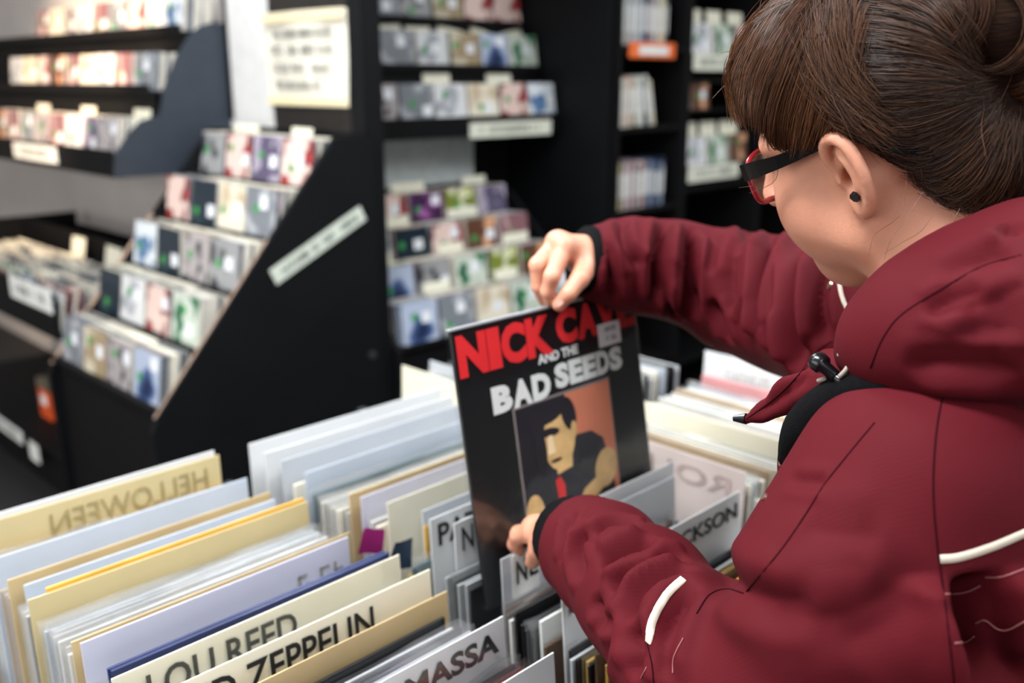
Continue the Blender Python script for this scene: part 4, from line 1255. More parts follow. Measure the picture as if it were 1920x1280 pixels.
ha, hp, hr = math.radians(42.78), math.radians(16.08), math.radians(-16.96)
_f = np.array([-math.sin(ha) * math.cos(hp), math.cos(ha) * math.cos(hp), -math.sin(hp)])
_l = np.array([-math.cos(ha), -math.sin(ha), 0]); _u = np.cross(_f, _l)
_l, _u = _l * math.cos(hr) + _u * math.sin(hr), _u * math.cos(hr) - _l * math.sin(hr)
_R = np.array([[R2, R2, 0], [-R2, R2, 0], [0, 0, 1]])
HM = np.stack([_f, _l, _u]) @ _R.T; HO = _R @ np.array([0.3043, 0.7779, 0]) + np.array([0, 0, CAM_H - 0.0501])
def h2w(P):
    return np.asarray(P, float) @ HM + HO
def w2h(P):
    return (np.asarray(P, float) - HO) @ HM.T

# ---- head, neck and ears (local: a forward, b left, c up)
NB = np.array(W(0.215, 0.765, -0.30))
hd = Field((-0.20, -0.13, -0.27), (0.15, 0.13, 0.16), 0.0021)
hd.ell((-0.006, 0, 0.045), (0.096, 0.075, 0.087), 0.01)
hd.ell((0.040, 0, -0.028), (0.050, 0.057, 0.074), 0.035)
for s_ in (-1, 1):
    hd.cap((0.060, 0, -0.084), (0.012, s_ * 0.052, -0.052), 0.020, 0.020, 0.025)
    hd.cap((0.012, s_ * 0.052, -0.052), (-0.002, s_ * 0.058, -0.01), 0.019, 0.018, 0.025)
    hd.ell((0.054, s_ * 0.034, -0.030), (0.034, 0.030, 0.040), 0.03)
    hd.cap((0.080, s_ * 0.012, 0.036), (0.072, s_ * 0.048, 0.034), 0.012, 0.010, 0.015)
    hd.ell((0.098, s_ * 0.031, 0.014), (0.014, 0.017, 0.011), 0.012, 'sub')
    hd.ell((0.078, s_ * 0.031, 0.014), (0.0125, 0.0125, 0.0125), 0.003)
    hd.cap((0.108, s_ * 0.010, -0.022), (0.098, s_ * 0.014, -0.022), 0.007, 0.006, 0.006)
hd.cap((0.062, 0, -0.086), (0.058, 0, -0.089), 0.020, 0.019, 0.03)
hd.cap((0.093, 0, 0.026), (0.116, 0, -0.018), 0.007, 0.0095, 0.012)
hd.cap((0.086, 0.018, -0.052), (0.086, -0.018, -0.052), 0.006, 0.006, 0.008)
hd.cap((0.083, 0.016, -0.063), (0.083, -0.016, -0.063), 0.007, 0.007, 0.008)
hd.cap((0.103, 0.014, -0.0575), (0.103, -0.014, -0.0575), 0.0025, 0.0025, 0.004, 'sub')
nb = w2h(NB)
hd.cap((-0.035, 0, -0.05), nb, 0.054, 0.066, 0.03)
hd.cap((-0.01, 0.03, -0.06), nb + np.array([0.03, 0.03, 0]), 0.025, 0.03, 0.03)
for s_ in (-1, 1):
    e_ = lambda p: np.array([p[0], s_ * p[1], p[2]])
    n_ = np.array([0.50, s_ * 0.86, -0.05]); n_ /= np.linalg.norm(n_)
    t1 = np.array([-0.86, s_ * 0.5, 0.05]); t1 -= n_ * (t1 @ n_); t1 /= np.linalg.norm(t1); t2 = np.cross(n_, t1)
    hd.ell(e_((-0.003, 0.079, 0.004)), (0.0145, 0.031, 0.0035), 0.004, R=np.stack([t1, t2, n_]))
    hx = [(0.006, 0.075, 0.002), (0.011, 0.078, 0.015), (0.009, 0.082, 0.027), (0.001, 0.086, 0.034), (-0.008, 0.089, 0.032), (-0.015, 0.0910, 0.022),
          (-0.019, 0.0915, 0.006), (-0.018, 0.089, -0.010), (-0.013, 0.085, -0.021), (-0.006, 0.081, -0.029)]
    hp_ = smooth_path([e_(p) for p in hx], 26)
    rr_ = np.interp(np.linspace(0, 1, 26), [0, .2, .45, .8, 1], [.003, .0042, .0046, .0042, .005])
    hd.chain(list(zip(hp_, rr_)), 0.0025)
    ah = smooth_path([e_(p) for p in [(-0.003, 0.085, 0.022), (-0.010, 0.0875, 0.010), (-0.011, 0.0868, -0.005), (-0.006, 0.083, -0.014)]], 10)
    hd.chain([(p, 0.0034) for p in ah], 0.004)
    hd.ell(e_((-0.005, 0.079, -0.022)), (0.0085, 0.0055, 0.010), 0.006)
    hd.ell(e_((0.007, 0.0755, -0.001)), (0.005, 0.005, 0.006), 0.004)
    hd.ell(e_((-0.001, 0.0835, 0.000)), (0.0062, 0.009, 0.0110), 0.003, 'sub')
    hd.ell(e_((0.000, 0.073, 0.001)), (0.004, 0.010, 0.006), 0.003, 'sub')
HV, HQ = hd.mesh()
HV = relax(HV, HQ, 2, 0.5)
HW = h2w(HV)
head_bvh = bvh_of(HW, HQ)

# ---- hands
def hand(pts_f, pts_t, wrist, palm_r, lo_pad=0.03, extra=()):
    allp = [p for f in pts_f for p, r in f] + [p for p, r in pts_t] + [wrist[0]]
    P = np.array(allp); H_ = Field(P.min(0) - lo_pad, P.max(0) + lo_pad + 0.01, 0.0014)
    for f in pts_f:
        H_.cap(wrist[0], f[0][0], wrist[1], palm_r, 0.012)
    for a, b in zip(pts_f[:-1], pts_f[1:]):
        H_.cap(a[0][0], b[0][0], palm_r, palm_r, 0.010)
    H_.cap(wrist[0], pts_t[0][0], wrist[1] * 0.8, pts_t[0][1], 0.012)
    V0 = None
    for f in pts_f + [pts_t]:
        H_.chain(f, 0.0032)
    for a, b, ra, rb in extra:
        H_.cap(a, b, ra, rb, 0.012)
    V, Q = H_.mesh()
    return relax(V, Q, 2, 0.45), Q

RWR = at(1112, 486, 1.168)
rf = [
    [(at(1058, 462, 1.128), .0118), (at(1035, 518, 1.108), .0098), (at(1027, 546, 1.118), .0086), (at(1031, 565, 1.134), .0078)],
    [(at(1046, 456, 1.146), .0118), (at(1008, 497, 1.126), .0102), (at(1010, 537, 1.136), .0086), (at(1020, 562, 1.150), .0078)],
    [(at(1046, 456, 1.166), .0110), (at(1008, 502, 1.150), .0096), (at(1012, 537, 1.156), .0082), (at(1023, 559, 1.168), .0074)],
    [(at(1056, 462, 1.184), .0100), (at(1022, 508, 1.174), .0086), (at(1026, 534, 1.178), .0074), (at(1034, 552, 1.186), .0068)]]
rt = [(at(1098, 500, 1.140), .0150), (at(1087, 523, 1.118), .0112), (at(1066, 550, 1.110), .0096), (at(1048, 571, 1.120), .0082)]
RHV, RHQ = hand(rf, rt, (RWR, 0.024), 0.0125)
LWR = at(1066, 1008, 0.972)
lf = [
    [(at(1005, 996, 1.020), .0108), (at(972, 1004, 1.052), .0092), (at(965, 1020, 1.066), .0082), (at(972, 1032, 1.072), .0074)],
    [(at(1003, 992, 1.036), .0108), (at(972, 1000, 1.072), .0092), (at(966, 1016, 1.086), .0082), (at(974, 1028, 1.092), .0074)],
    [(at(1004, 993, 1.054), .0102), (at(976, 1002, 1.090), .0088), (at(970, 1016, 1.102), .0078), (at(976, 1026, 1.108), .0070)],
    [(at(1008, 998, 1.070), .0095), (at(984, 1006, 1.100), .0080), (at(978, 1018, 1.112), .0070), (at(982, 1026, 1.118), .0064)]]
ltm = [(at(1025, 1018, 0.992), .0140), (at(1010, 1030, 1.008), .0108), (at(1003, 1044, 1.030), .0092), (at(998, 1054, 1.046), .0080)]
LHV, LHQ = hand(lf, ltm, (LWR, 0.023), 0.0118)

# ---- body under the clothes
SLp, SRp = at(1725, 925, 0.665), np.array(W(0.27, 0.945, -0.27))
REL = at(1490, 570, 1.14); LEL = at(1490, 1370, 0.68)
PEL = np.array(W(0.10, 0.80, -0.80)); CHE = np.array(W(0.19, 0.785, -0.45))
bd_ = Field(np.array([0.40, -0.08, 0.45]), np.array([1.10, 0.90, 1.40]), 0.009)
bd_.ell(CHE, (0.14, 0.095, 0.17), 0.03); bd_.ell((CHE + PEL) / 2, (0.12, 0.09, 0.2), 0.03); bd_.ell(PEL, (0.15, 0.11, 0.11), 0.03)
bd_.cap(SLp, NB, 0.045, 0.055, 0.03); bd_.cap(SRp, NB, 0.045, 0.055, 0.03)
bd_.chain([(SLp, .045), (at(1575, 1090, .66), .045), (LEL, .040), (at(1210, 1110, .84), .036), (LWR, .026)], 0.02)
bd_.chain([(SRp, .045), (REL, .040), (at(1270, 507, 1.205), .034), (RWR, .026)], 0.02)
BV, BQ = bd_.mesh()
off = 0; VV = []; QQ = []
for v, q in ((HW, HQ), (RHV, RHQ), (LHV, LHQ), (BV, BQ)):
    VV.append(v); QQ.append(q + off); off += len(v)
body = own(mk_np('body', np.vstack(VV), np.vstack(QQ), M_SKIN))
print('body', len(np.vstack(QQ)))

# finger nails on the thumb of the right hand
nl = own(mk('thumb_nail', [at(1042, 566, 1.1105), at(1052, 560, 1.1035), at(1058, 567, 1.1035), at(1047, 576, 1.111)], [(0, 1, 2, 3)], mat('nail', rgb(224, 176, 160), 0.25)))

# ---- jacket
J = Field(np.array([0.42, -0.08, 0.52]), np.array([1.12, 0.86, 1.42]), 0.0036)
ra_ = [(at(1085, 490, 1.160), .0450), (at(1180, 499, 1.190), .0555), (at(1270, 508, 1.205), .0610), (at(1380, 545, 1.195), .0720), (at(1480, 572, 1.135), .0800), (at(1600, 605, 1.02), .0860), (SRp, .090)]
J.chain(ra_, 0.02)
J.plane(at(1099, 490, 1.164), at(1099, 488, 1.164) - at(1180, 499, 1.190), 0.085)
la_ = [(SLp, .082), (at(1612, 1100, .66), .0810), (LEL, .0760), (at(1325, 1248, .74), .0660), (at(1212, 1122, .83), .0565), (at(1134, 1048, .905), .0505), (at(1086, 1015, .950), .0440), (at(1072, 1007, .964), .042)]
J.chain(la_, 0.022)
J.plane(at(1082, 1014, .952), at(1078, 1010, .952) - at(1138, 1046, .905), 0.085)
J.cap(SLp, NB + np.array([0, 0, -0.06]), .078, .070, 0.04); J.cap(SRp, NB + np.array([0, 0, -0.06]), .078, .070, 0.04)
UV_ = np.eye(3)
J.ell(np.array(W(0.185, 0.785, -0.47)), (0.195, 0.140, 0.26), 0.05, R=UV_)
J.ell(np.array(W(0.13, 0.80, -0.72)), (0.20, 0.150, 0.24), 0.05, R=UV_)
J.cap(at(1585, 880, .79), at(1582, 1010, .80), .045, .046, 0.02)
J.cap(at(1585, 880, .79), CHE, .045, .10, 0.03)
# collar flap pointing at the bins
J.chain([(at(1640, 705, .70), .030), (at(1548, 722, .726), .0230), (at(1480, 746, .758), .0125), (at(1428, 774, .782), .0065), (at(1394, 789, .795), .0038)], 0.010)
JV, JQ = J.mesh()
JV = relax(JV, JQ, 3, 0.5)
JN = normals(JV, JQ)
jb = bvh_of(JV, JQ)
# broad soft unevenness of padded cloth
ph_ = JV @ np.array([[31., 12, 20], [14, 37, -11], [-17, 22, 29]]).T
JV = JV + JN * (0.0016 * np.sin(ph_[:, 0]) * np.sin(ph_[:, 1]) + 0.0012 * np.sin(1.7 * ph_[:, 2] + 1))[:, None]
strokes = [
    # right sleeve
    ([(1166, 404), (1168, 440), (1182, 480), (1196, 502)], .008, 0.0085), ([(1140, 455), (1148, 515), (1152, 575)], .007, 0.0062),
    ([(1250, 408), (1236, 460), (1230, 520), (1238, 570)], .009, 0.0147), ([(1302, 420), (1292, 470), (1292, 530), (1305, 600)], .010, 0.0170),
    ([(1248, 520), (1258, 560), (1270, 600)], .007, 0.0124), ([(1270, 440), (1264, 475), (1258, 500)], .007, 0.0070), ([(1330, 425), (1334, 470), (1326, 520)], .010, 0.0078),
    ([(1450, 428), (1430, 500), (1420, 570), (1428, 640)], .010, 0.0178), ([(1502, 440), (1482, 540), (1486, 630), (1508, 690)], .011, 0.0163),
    ([(1335, 560), (1350, 600), (1372, 645)], .010, 0.0093), ([(1378, 450), (1366, 520), (1370, 590)], .011, 0.0078), ([(1542, 465), (1534, 560), (1548, 640)], .010, 0.0132),
    ([(1404, 426), (1398, 475)], .009, 0.0078), ([(1440, 600), (1460, 670)], .010, 0.0109), ([(1400, 560), (1396, 620)], .010, 0.0070), ([(1210, 450), (1204, 520), (1212, 580)], .009, 0.0062),
    # left sleeve
    ([(1075, 955), (1056, 1000), (1048, 1060)], .007, 0.0062), ([(1098, 985), (1082, 1030), (1090, 1085)], .009, 0.0085), ([(1100, 1020), (1140, 985), (1200, 985)], .010, 0.0093),
    ([(1122, 1062), (1170, 1030), (1230, 1012)], .011, 0.0124), ([(1150, 1110), (1185, 1065), (1240, 1045), (1290, 1050)], .010, 0.0116),
    ([(1178, 1165), (1200, 1115), (1245, 1082), (1300, 1068)], .010, 0.0101), ([(1140, 1240), (1148, 1190), (1140, 1150)], .010, 0.0085),
    ([(1190, 1275), (1195, 1215), (1185, 1175)], .011, 0.0101), ([(1300, 1100), (1262, 1150), (1240, 1215), (1245, 1280)], .010, 0.0085),
    ([(1110, 1120), (1125, 1150), (1128, 1190)], .009, 0.0062),
    # upper arm and chest
    ([(1470, 896), (1515, 902), (1552, 903)], .0055, .0030), ([(1500, 988), (1570, 1000), (1660, 1003)], .014, .0030), ([(1440, 1048), (1530, 1066), (1640, 1062)], .014, .0026),
    ([(1356, 1066), (1385, 1106), (1450, 1128), (1530, 1132)], .013, .0060), ([(1400, 1128), (1480, 1160), (1580, 1152), (1670, 1112), (1745, 1062)], .018, .0038),
    ([(1570, 1215), (1660, 1175), (1730, 1120)], .02, .0035),
    # back
    ([(1836, 1075), (1836, 1160), (1846, 1300)], .017, .0260), ([(1795, 1120), (1800, 1210), (1796, 1290)], .010, .0070), ([(1890, 1100), (1895, 1200), (1900, 1290)], .014, .007),
    # collar flap
    ([(1512, 700), (1470, 735), (1410, 780)], .006, .0035),
]
JV = sculpt(JV, JN, jb, strokes)
JV = relax(JV, JQ, 1, 0.35)
jacket = own(mk_np('jacket', JV, JQ, M_JACKET)); jacket['label'] = 'dark red padded jacket with off-white piping'
print('jacket', len(JQ))
jb = bvh_of(JV, JQ)
def own_j(o):
    o.parent = jacket; o.matrix_parent_inverse = Matrix.Identity(4); return o

# ---- hood lying on the shoulders
Hd = Field(np.array([0.42, -0.05, 1.02]), np.array([1.12, 0.56, 1.55]), 0.0034)
hood_lo = [(at(1608, 668, .692), .014), (at(1680, 652, .655), .024), (at(1790, 630, .622), .034), (at(1920, 610, .610), .040), (at(2060, 595, .640), .045), (at(2130, 570, .74), .050), (at(2080, 540, .86), .05), (at(1960, 560, .95), .042), (at(1830, 590, .97), .03)]
hood_hi = [(at(1655, 625, .672), .024), (at(1730, 590, .652), .034), (at(1830, 552, .640), .042), (at(1940, 515, .648), .046), (at(2050, 490, .70), .046), (at(2100, 480, .78), .045)]
Hd.chain(hood_lo, 0.03); Hd.chain(hood_hi, 0.03)
Hd.cap(at(1720, 625, .650), at(1900, 575, .632), .030, .042, 0.03)
OV, OQ = Hd.mesh(); OV = relax(OV, OQ, 3, 0.5); ON = normals(OV, OQ); ob2 = bvh_of(OV, OQ)
OV = sculpt(OV, ON, ob2, [([(1735, 592), (1790, 560), (1850, 545)], .008, .0045), ([(1900, 470), (1840, 486), (1760, 530)], .010, .0035), ([(1820, 560), (1830, 600), (1822, 640)], .014, .0035),
                          ([(1690, 690), (1790, 690), (1920, 700)], .010, .004), ([(1870, 540), (1890, 590), (1885, 640)], .016, .004), ([(1880, 420), (1905, 440)], .008, .004), ([(1700, 660), (1800, 655), (1900, 668)], .018, .003)])
hood = own(mk_np('hood', OV, OQ, M_JACKET)); hood['label'] = 'dark red hood rolled on the shoulders'
ob2 = bvh_of(OV, OQ)
# black lining showing under the hood
lin_ = smooth_path([at(1482, 862, .742), at(1500, 815, .722), at(1540, 768, .702), at(1600, 735, .676), at(1680, 716, .645), at(1760, 712, .626), at(1850, 716, .612)], 30)
own(tube('collar_lining', lin_, np.interp(np.linspace(0, 1, 30), [0, .2, .6, 1], [.010, .016, .017, .008]), M_KNIT, n=12))

# ---- cuffs
def cuff(name, pts, r0, r1):
    return own(tube(name, np.array(pts), [r0, (r0 + r1) / 2, r1], M_KNIT, n=24))
cuff('knit_cuff', [at(1135, 492, 1.178), at(1100, 488, 1.164), at(1090, 486, 1.161)], .0435, .0420)
cuff('knit_cuff', [at(1105, 1028, .935), at(1078, 1010, .956), at(1060, 1000, .972)], .0425, .0395)

# ---- piping, seams, thread
for pts, w in (([(1762, 1048), (1800, 1044), (1860, 1025), (1924, 998)], .0056), ([(1281, 1084), (1250, 1115), (1225, 1160), (1215, 1204)], .0066), ([(1572, 508), (1576, 545), (1584, 570), (1597, 592)], .0045)):
    own_j(ribbon('reflective_piping', jb, pts, w, M_PIPE, None))
for pts in ([(1772, 722), (1757, 800), (1750, 900), (1755, 1000), (1772, 1130), (1790, 1285)], [(1640, 792), (1600, 840), (1548, 905), (1510, 965), (1465, 1030), (1400, 1108)],
            [(1306, 1150), (1330, 1115), (1362, 1104), (1395, 1112)], [(1214, 1206), (1222, 1245), (1226, 1285)], [(1560, 640), (1530, 660), (1500, 700), (1455, 745), (1400, 785)]):
    own_j(on_tube('seam', jb, pts, .0006, M_SEAM, None))
o = on_tube('seam', ob2, [(1915, 478), (1840, 500), (1760, 545), (1690, 590), (1655, 635), (1632, 690)], .0006, M_SEAM, None); o.parent = hood
for pts in ([(1772, 1114), (1810, 1110), (1838, 1098)], [(1848, 1082), (1880, 1080), (1922, 1066)], [(1790, 1205), (1812, 1202), (1826, 1192)], [(1828, 1168), (1846, 1162), (1870, 1178), (1890, 1180), (1922, 1164)], [(1281, 1196), (1264, 1232), (1262, 1262)], [(1213, 1250), (1202, 1272)]):
    own_j(on_tube('stitch_thread', jb, pts, .0004, M_THREAD, None, lift=.0004))
# vent eyelets on the right sleeve
for (x, y) in ((1554, 507), (1556, 535)):
    p, n = shoot(jb, x, y)
    own_j(cyl('vent_eyelet', p - n * .002, p + n * .0015, .0042, M_SNAP, None, n=14))

# ---- toggle and cords at the collar
tg = empty('cord_lock'); own(tg)
a, b = at(1528, 672, .688), at(1586, 722, .668); dr = (b - a) / np.linalg.norm(b - a)
P = [a + dr * t for t in (0, .002, .006, .024, .0245, .042, .0425)]
tube('barrel', [a + dr * t for t in (-.002, 0, .003, .008, .0095, .010, .0215, .022)], [.004, .0066, .0076, .0072, .0060, .0048, .0044, .0036], M_PLAST, tg, n=18)
tube('plunger', [a + dr * t for t in (.021, .0222, .030, .031)], [.0028, .0033, .0030, .0022], M_PLAST, tg, n=14)
cc = [at(1572, 664, .672), at(1590, 674, .664), at(1588, 690, .662), at(1574, 706, .668)]
tube('elastic_cord', smooth_path(cc, 14), .0016, M_CORD, tg, n=8)
tube('elastic_cord', [at(1534, 714, .690), at(1550, 708, .684)], .0018, M_CORD, tg, n=8)
own(cyl('flap_tip', at(1399, 785, .793), at(1376, 784, .80), .0048, M_PLAST, None, n=12, r2=.0026))
for (x, y, d) in ((1440, 932, .795), (1482, 868, .765)):
    for xx in range(1340, 1560, 2):
        if jb.ray_cast(Vector(CPOS), Vector(at(xx, y, 1.0) - CPOS).normalized())[0] is not None:
            break
    p, n = shoot(jb, xx + 7, y)
    own_j(cyl('snap_button', p - n * .002, p + n * .0015, .0028, M_SNAP, None, n=14))

# ---- glasses
gl = own(empty('glasses')); 
def G(p):
    return h2w(np.array(p))
AF = 0.094
for s_ in (-1, 1):
    loop = []
    for k in range(40):
        t = 2 * PI * k / 40
        x = 0.0275 * np.sign(math.cos(t)) * abs(math.cos(t)) ** 0.6; z = 0.0205 * np.sign(math.sin(t)) * abs(math.sin(t)) ** 0.6
        loop.append((AF - 0.004 * (abs(x + 0.0335) / .03) ** 2 * 0 - 0.12 * (s_ * 0 + max(0, x)) * 0.5, s_ * (0.0350 + x), 0.008 + z - 0.002 * (x < 0)))
    P = np.array([G(p) for p in loop] + [G(loop[0]), G(loop[1])])
    V, Fc = tube_np(P, .0026, 8)
    o = mk('rim', V, Fc[:-2], M_FRAMER, gl, smooth=True)
    n = len(loop); c = G((AF - .0005, s_ * 0.035, 0.008))
    V = [np.array(G(p)) for p in loop] + [c]
    lo = mk('lens', V, [(k, (k + 1) % n, n) for k in range(n)], M_LENS, gl, smooth=True)
    # temple arm, tall at the hinge, running over the ear and down behind it
    pts = [(AF + .001, .0655, .020), (AF - .012, .0700, .0215), (.050, .0745, .0245), (.018, .0765, .0290), (.000, .0775, .0310), (-.020, .0790, .026), (-.040, .0760, .014), (-.062, .0680, .001)]
    hts = [.0072, .0070, .0052, .0040, .0032, .0034, .0040, .0036]
    Pm = smooth_path(pts, 24); hh = np.interp(np.linspace(0, 7, 24), range(8), hts)
    V = []; Fc = []
    for (p, h) in zip(Pm, hh):
        for (db, dc) in ((-.0014, -h), (.0014, -h), (.0014, h), (-.0014, h)):
            V.append(G((p[0], s_ * (p[1] + db), p[2] + dc)))
    for i in range(23):
        for j in range(4):
            Fc.append((i * 4 + j, i * 4 + (j + 1) % 4, i * 4 + 4 + (j + 1) % 4, i * 4 + 4 + j))
    Fc += [(3, 2, 1, 0), (92, 93, 94, 95)]
    mk('temple_arm', V, Fc, M_FRAME, gl)
tube('bridge', [G((AF, .008, .014)), G((AF + .002, 0, .016)), G((AF, -.008, .014))], .0024, M_FRAMER, gl, n=8)

# ---- ear stud
p, n = shoot(head_bvh, 1605, 367)
own(cyl('ear_stud', p - n * .001, p + n * .003, .0040, M_PLAST, None, n=6))
# ------------------------------------------------------------------ hair
HLx = [-0.13, -0.095, -0.075, -0.05, -0.030, -0.015, 0.0, 0.02, 0.035, 0.05, 0.065, 0.085, 0.13]
HLz = [-0.068, -0.066, -0.060, -0.035, -0.002, 0.024, 0.040, 0.030, 0.026, 0.034, 0.044, 0.052, 0.054]
hs = Field((-0.20, -0.13, -0.11), (0.15, 0.13, 0.175), 0.0026)
hs.ell((-0.013, 0, 0.049), (0.101, 0.0825, 0.094), 0.01)
hs.ell((-0.07, 0, -0.02), (0.055, 0.062, 0.055), 0.02)
for s_ in (-1, 1):
    hs.chain([((0.044, s_ * 0.010, 0.120), .012), ((0.070, s_ * 0.018, 0.102), .013), ((0.082, s_ * 0.020, 0.080), .012), ((0.089, s_ * 0.022, 0.060), .007)], 0.02)
    hs.chain([((0.044, s_ * 0.040, 0.112), .014), ((0.062, s_ * 0.050, 0.090), .013), ((0.074, s_ * 0.054, 0.062), .008)], 0.02)
    hs.chain([((0.030, s_ * 0.060, 0.090), .014), ((0.050, s_ * 0.066, 0.065), .010), ((0.055, s_ * 0.067, 0.040), .006)], 0.015)
gx = hs.lo[0] + hs.h * np.arange(hs.n[0]); gz = hs.lo[2] + hs.h * np.arange(hs.n[2])
cut = (np.interp(gx, HLx, HLz)[:, None] - gz[None, :]) * 0.8
hs.F = np.maximum(hs.F, cut[:, None, :].astype(np.float32))
# knot of pinned-up hair at the back
for c_, r_ in (((-0.118, 0.020, 0.070), (.028, .034, .036)), ((-0.125, -0.020, 0.060), (.030, .034, .038)), ((-0.112, 0.005, 0.105), (.030, .036, .026)), ((-0.128, 0.004, 0.030), (.026, .034, .026)), ((-0.095, 0.040, 0.085), (.022, .020, .026))):
    hs.ell(c_, r_, 0.008)
SV, SQ = hs.mesh(); SV = relax(SV, SQ, 3, 0.5)
SW = h2w(SV)
hair = own(mk_np('hair', SW, SQ, M_HAIRBASE)); hair['label'] = 'brown hair pinned up with a short fringe'
hb = bvh_of(SW, SQ)
HC = h2w((-0.008, 0, 0.05))

SP, SS = [], []      # strands (points, radius profile), shade
NPT = 12
def guide_curves(guides):
    out = []
    for g in guides:
        P = smooth_path(np.array(g, float), NPT)
        pts = np.array([shoot(hb, x, y, (0.58, 0.95))[0] for x, y in P])
        out.append(pts)
    return np.array(out)

def local_guides(guides):
    out = []
    for g in guides:
        P = smooth_path(np.array(g, float), NPT)
        out.append(np.array([np.array(hb.find_nearest(Vector(p))[0]) for p in h2w(P)]))
    return np.array(out)

def strands(G_, count, spread=0.003, lift=(0.0005, 0.004), tipfree=0.0, root=1.0, shade=(0.1, 0.6), mirror=True, curl=0.0015, cut=(0.0, 1.0)):
    ng = len(G_)
    for side in ((1, -1) if mirror else (1,)):
        L = w2h(G_.reshape(-1, 3)).reshape(G_.shape)
        if side < 0:
            L = L * np.array([1, -1, 1])
        cnt_ = count if side > 0 else count // 2
        t = RNG.uniform(0, ng - 1 - 1e-6, cnt_); i = t.astype(int); f = (t - i)[:, None, None]
        P = L[i] * (1 - f) + L[i + 1] * f
        C = np.array([-0.008, 0, 0.05])
        rad = P - C; rad /= np.linalg.norm(rad, axis=2)[:, :, None]
        s = np.linspace(0, 1, NPT)[None, :, None]
        lf_ = RNG.uniform(*lift, (cnt_, 1, 1))
        P = P + rad * (lf_ * (root + (1 - root) * np.clip((s - (RNG.uniform(0, .38, (cnt_, 1, 1)) if root < 0 else 0)) * 3.5, 0, 1)) + tipfree * RNG.uniform(0, 1, (cnt_, 1, 1)) * s ** 2)
        # clumped wandering
        d0 = RNG.normal(0, spread, (cnt_, 1, 3)); d1 = RNG.normal(0, spread, (cnt_, 1, 3))
        P = P + d0 * (1 - s) + d1 * s + curl * np.sin(s * RNG.uniform(2, 7, (cnt_, 1, 1)) + RNG.uniform(0, 6, (cnt_, 1, 1))) * RNG.normal(0, 1, (cnt_, 1, 3)) * 0.5
        # keep above the shell: push out if it went inside
        a0 = RNG.uniform(0, cut[0] + 1e-6, cnt_) if cut[0] > 0 else np.zeros(cnt_); a1 = RNG.uniform(cut[1] - 1e-6, 1, cnt_) if cut[1] < 1 else np.ones(cnt_)
        tt = a0[:, None] + (a1 - a0)[:, None] * np.linspace(0, 1, NPT)[None]
        x = tt * (NPT - 1); j = np.minimum(x.astype(int), NPT - 2); ff = (x - j)[:, :, None]
        r_ = np.arange(cnt_)[:, None]
        P = P[r_, j] * (1 - ff) + P[r_, j + 1] * ff
        SP.append(h2w(P.reshape(-1, 3)).reshape(P.shape))
        SS.append(RNG.uniform(*shade, cnt_))

g_bang = guide_curves([
    [(1560, -60), (1490, -10), (1430, 70), (1398, 140), (1398, 202)], [(1575, -50), (1500, 20), (1446, 100), (1420, 170), (1420, 232)],
    [(1590, -40), (1520, 40), (1478, 120), (1452, 195), (1448, 268)], [(1600, -30), (1540, 60), (1508, 140), (1486, 215), (1484, 286)],
    [(1608, -10), (1562, 80), (1540, 160), (1524, 228), (1514, 292)], [(1616, 10), (1585, 90), (1572, 160), (1560, 215), (1542, 262)],
    [(1624, 40), (1612, 110), (1612, 165), (1608, 205), (1590, 240)]])
strands(g_bang, 4200, spread=.0036, lift=(.0008, .0055), tipfree=.003, shade=(.2, 1.0), cut=(.45, .72))
g_front = local_guides([[(.040, b_, .135), (.075, b_, .118), (.100, b_, .090), (.106, b_, .066), (.104, b_, .050)] for b_ in (-.060, -.045, -.03, -.015, 0, .015, .03, .045, .060)])
strands(g_front, 2600, spread=.0034, lift=(.0005, .005), tipfree=.003, shade=(.25, 1.0), cut=(.4, .82), mirror=False)
# fuzz lying across the parting
g_fz = guide_curves([[(1600, -40), (1590, 30), (1600, 110), (1640, 180)], [(1560, 0), (1560, 80), (1590, 160), (1650, 220)], [(1530, 60), (1550, 140), (1600, 200), (1660, 250)], [(1540, 150), (1580, 200), (1630, 235), (1690, 262)]])
strands(g_fz, 2400, spread=.007, lift=(.001, .006), shade=(.15, .8), cut=(.5, .5), curl=.004)
g_back = guide_curves([
    [(1490, -80), (1660, -70), (1750, -30), (1800, 30), (1822, 90)], [(1465, -20), (1640, -10), (1735, 20), (1795, 75), (1826, 118)],
    [(1455, 60), (1625, 60), (1720, 80), (1790, 112), (1830, 138)], [(1460, 120), (1625, 125), (1720, 130), (1790, 142), (1836, 154)],
    [(1490, 175), (1645, 180), (1730, 175), (1795, 168), (1842, 166)], [(1540, 218), (1675, 228), (1745, 215), (1805, 192), (1848, 176)],
    [(1600, 250), (1700, 272), (1765, 250), (1815, 215), (1854, 186)], [(1668, 290), (1730, 310), (1785, 280), (1830, 236), (1860, 198)],
    [(1700, 322), (1760, 345), (1805, 315), (1845, 262), (1868, 210)], [(1730, 352), (1790, 372), (1835, 335), (1862, 275), (1878, 218)],
    [(1780, 380), (1835, 380), (1872, 325), (1888, 270), (1892, 222)], [(1840, 392), (1885, 372), (1908, 312), (1908, 262), (1902, 222)]])
strands(g_back, 6200, spread=.0034, lift=(.0003, .0045), shade=(0.0, .5), cut=(.45, .75), curl=.0022, root=-0.6)
g_crown = local_guides([[(.055, b_, .130), (.010, b_, .150), (-.045, b_, .140), (-.085, b_ * .8, .110), (-.100, b_ * .5, .085)] for b_ in (-.062, -.045, -.028, -.01, .01, .028, .045, .062)])
strands(g_crown, 2600, spread=.0034, lift=(.0003, .0045), shade=(0.0, .55), cut=(.4, .6), curl=.0022, mirror=False)
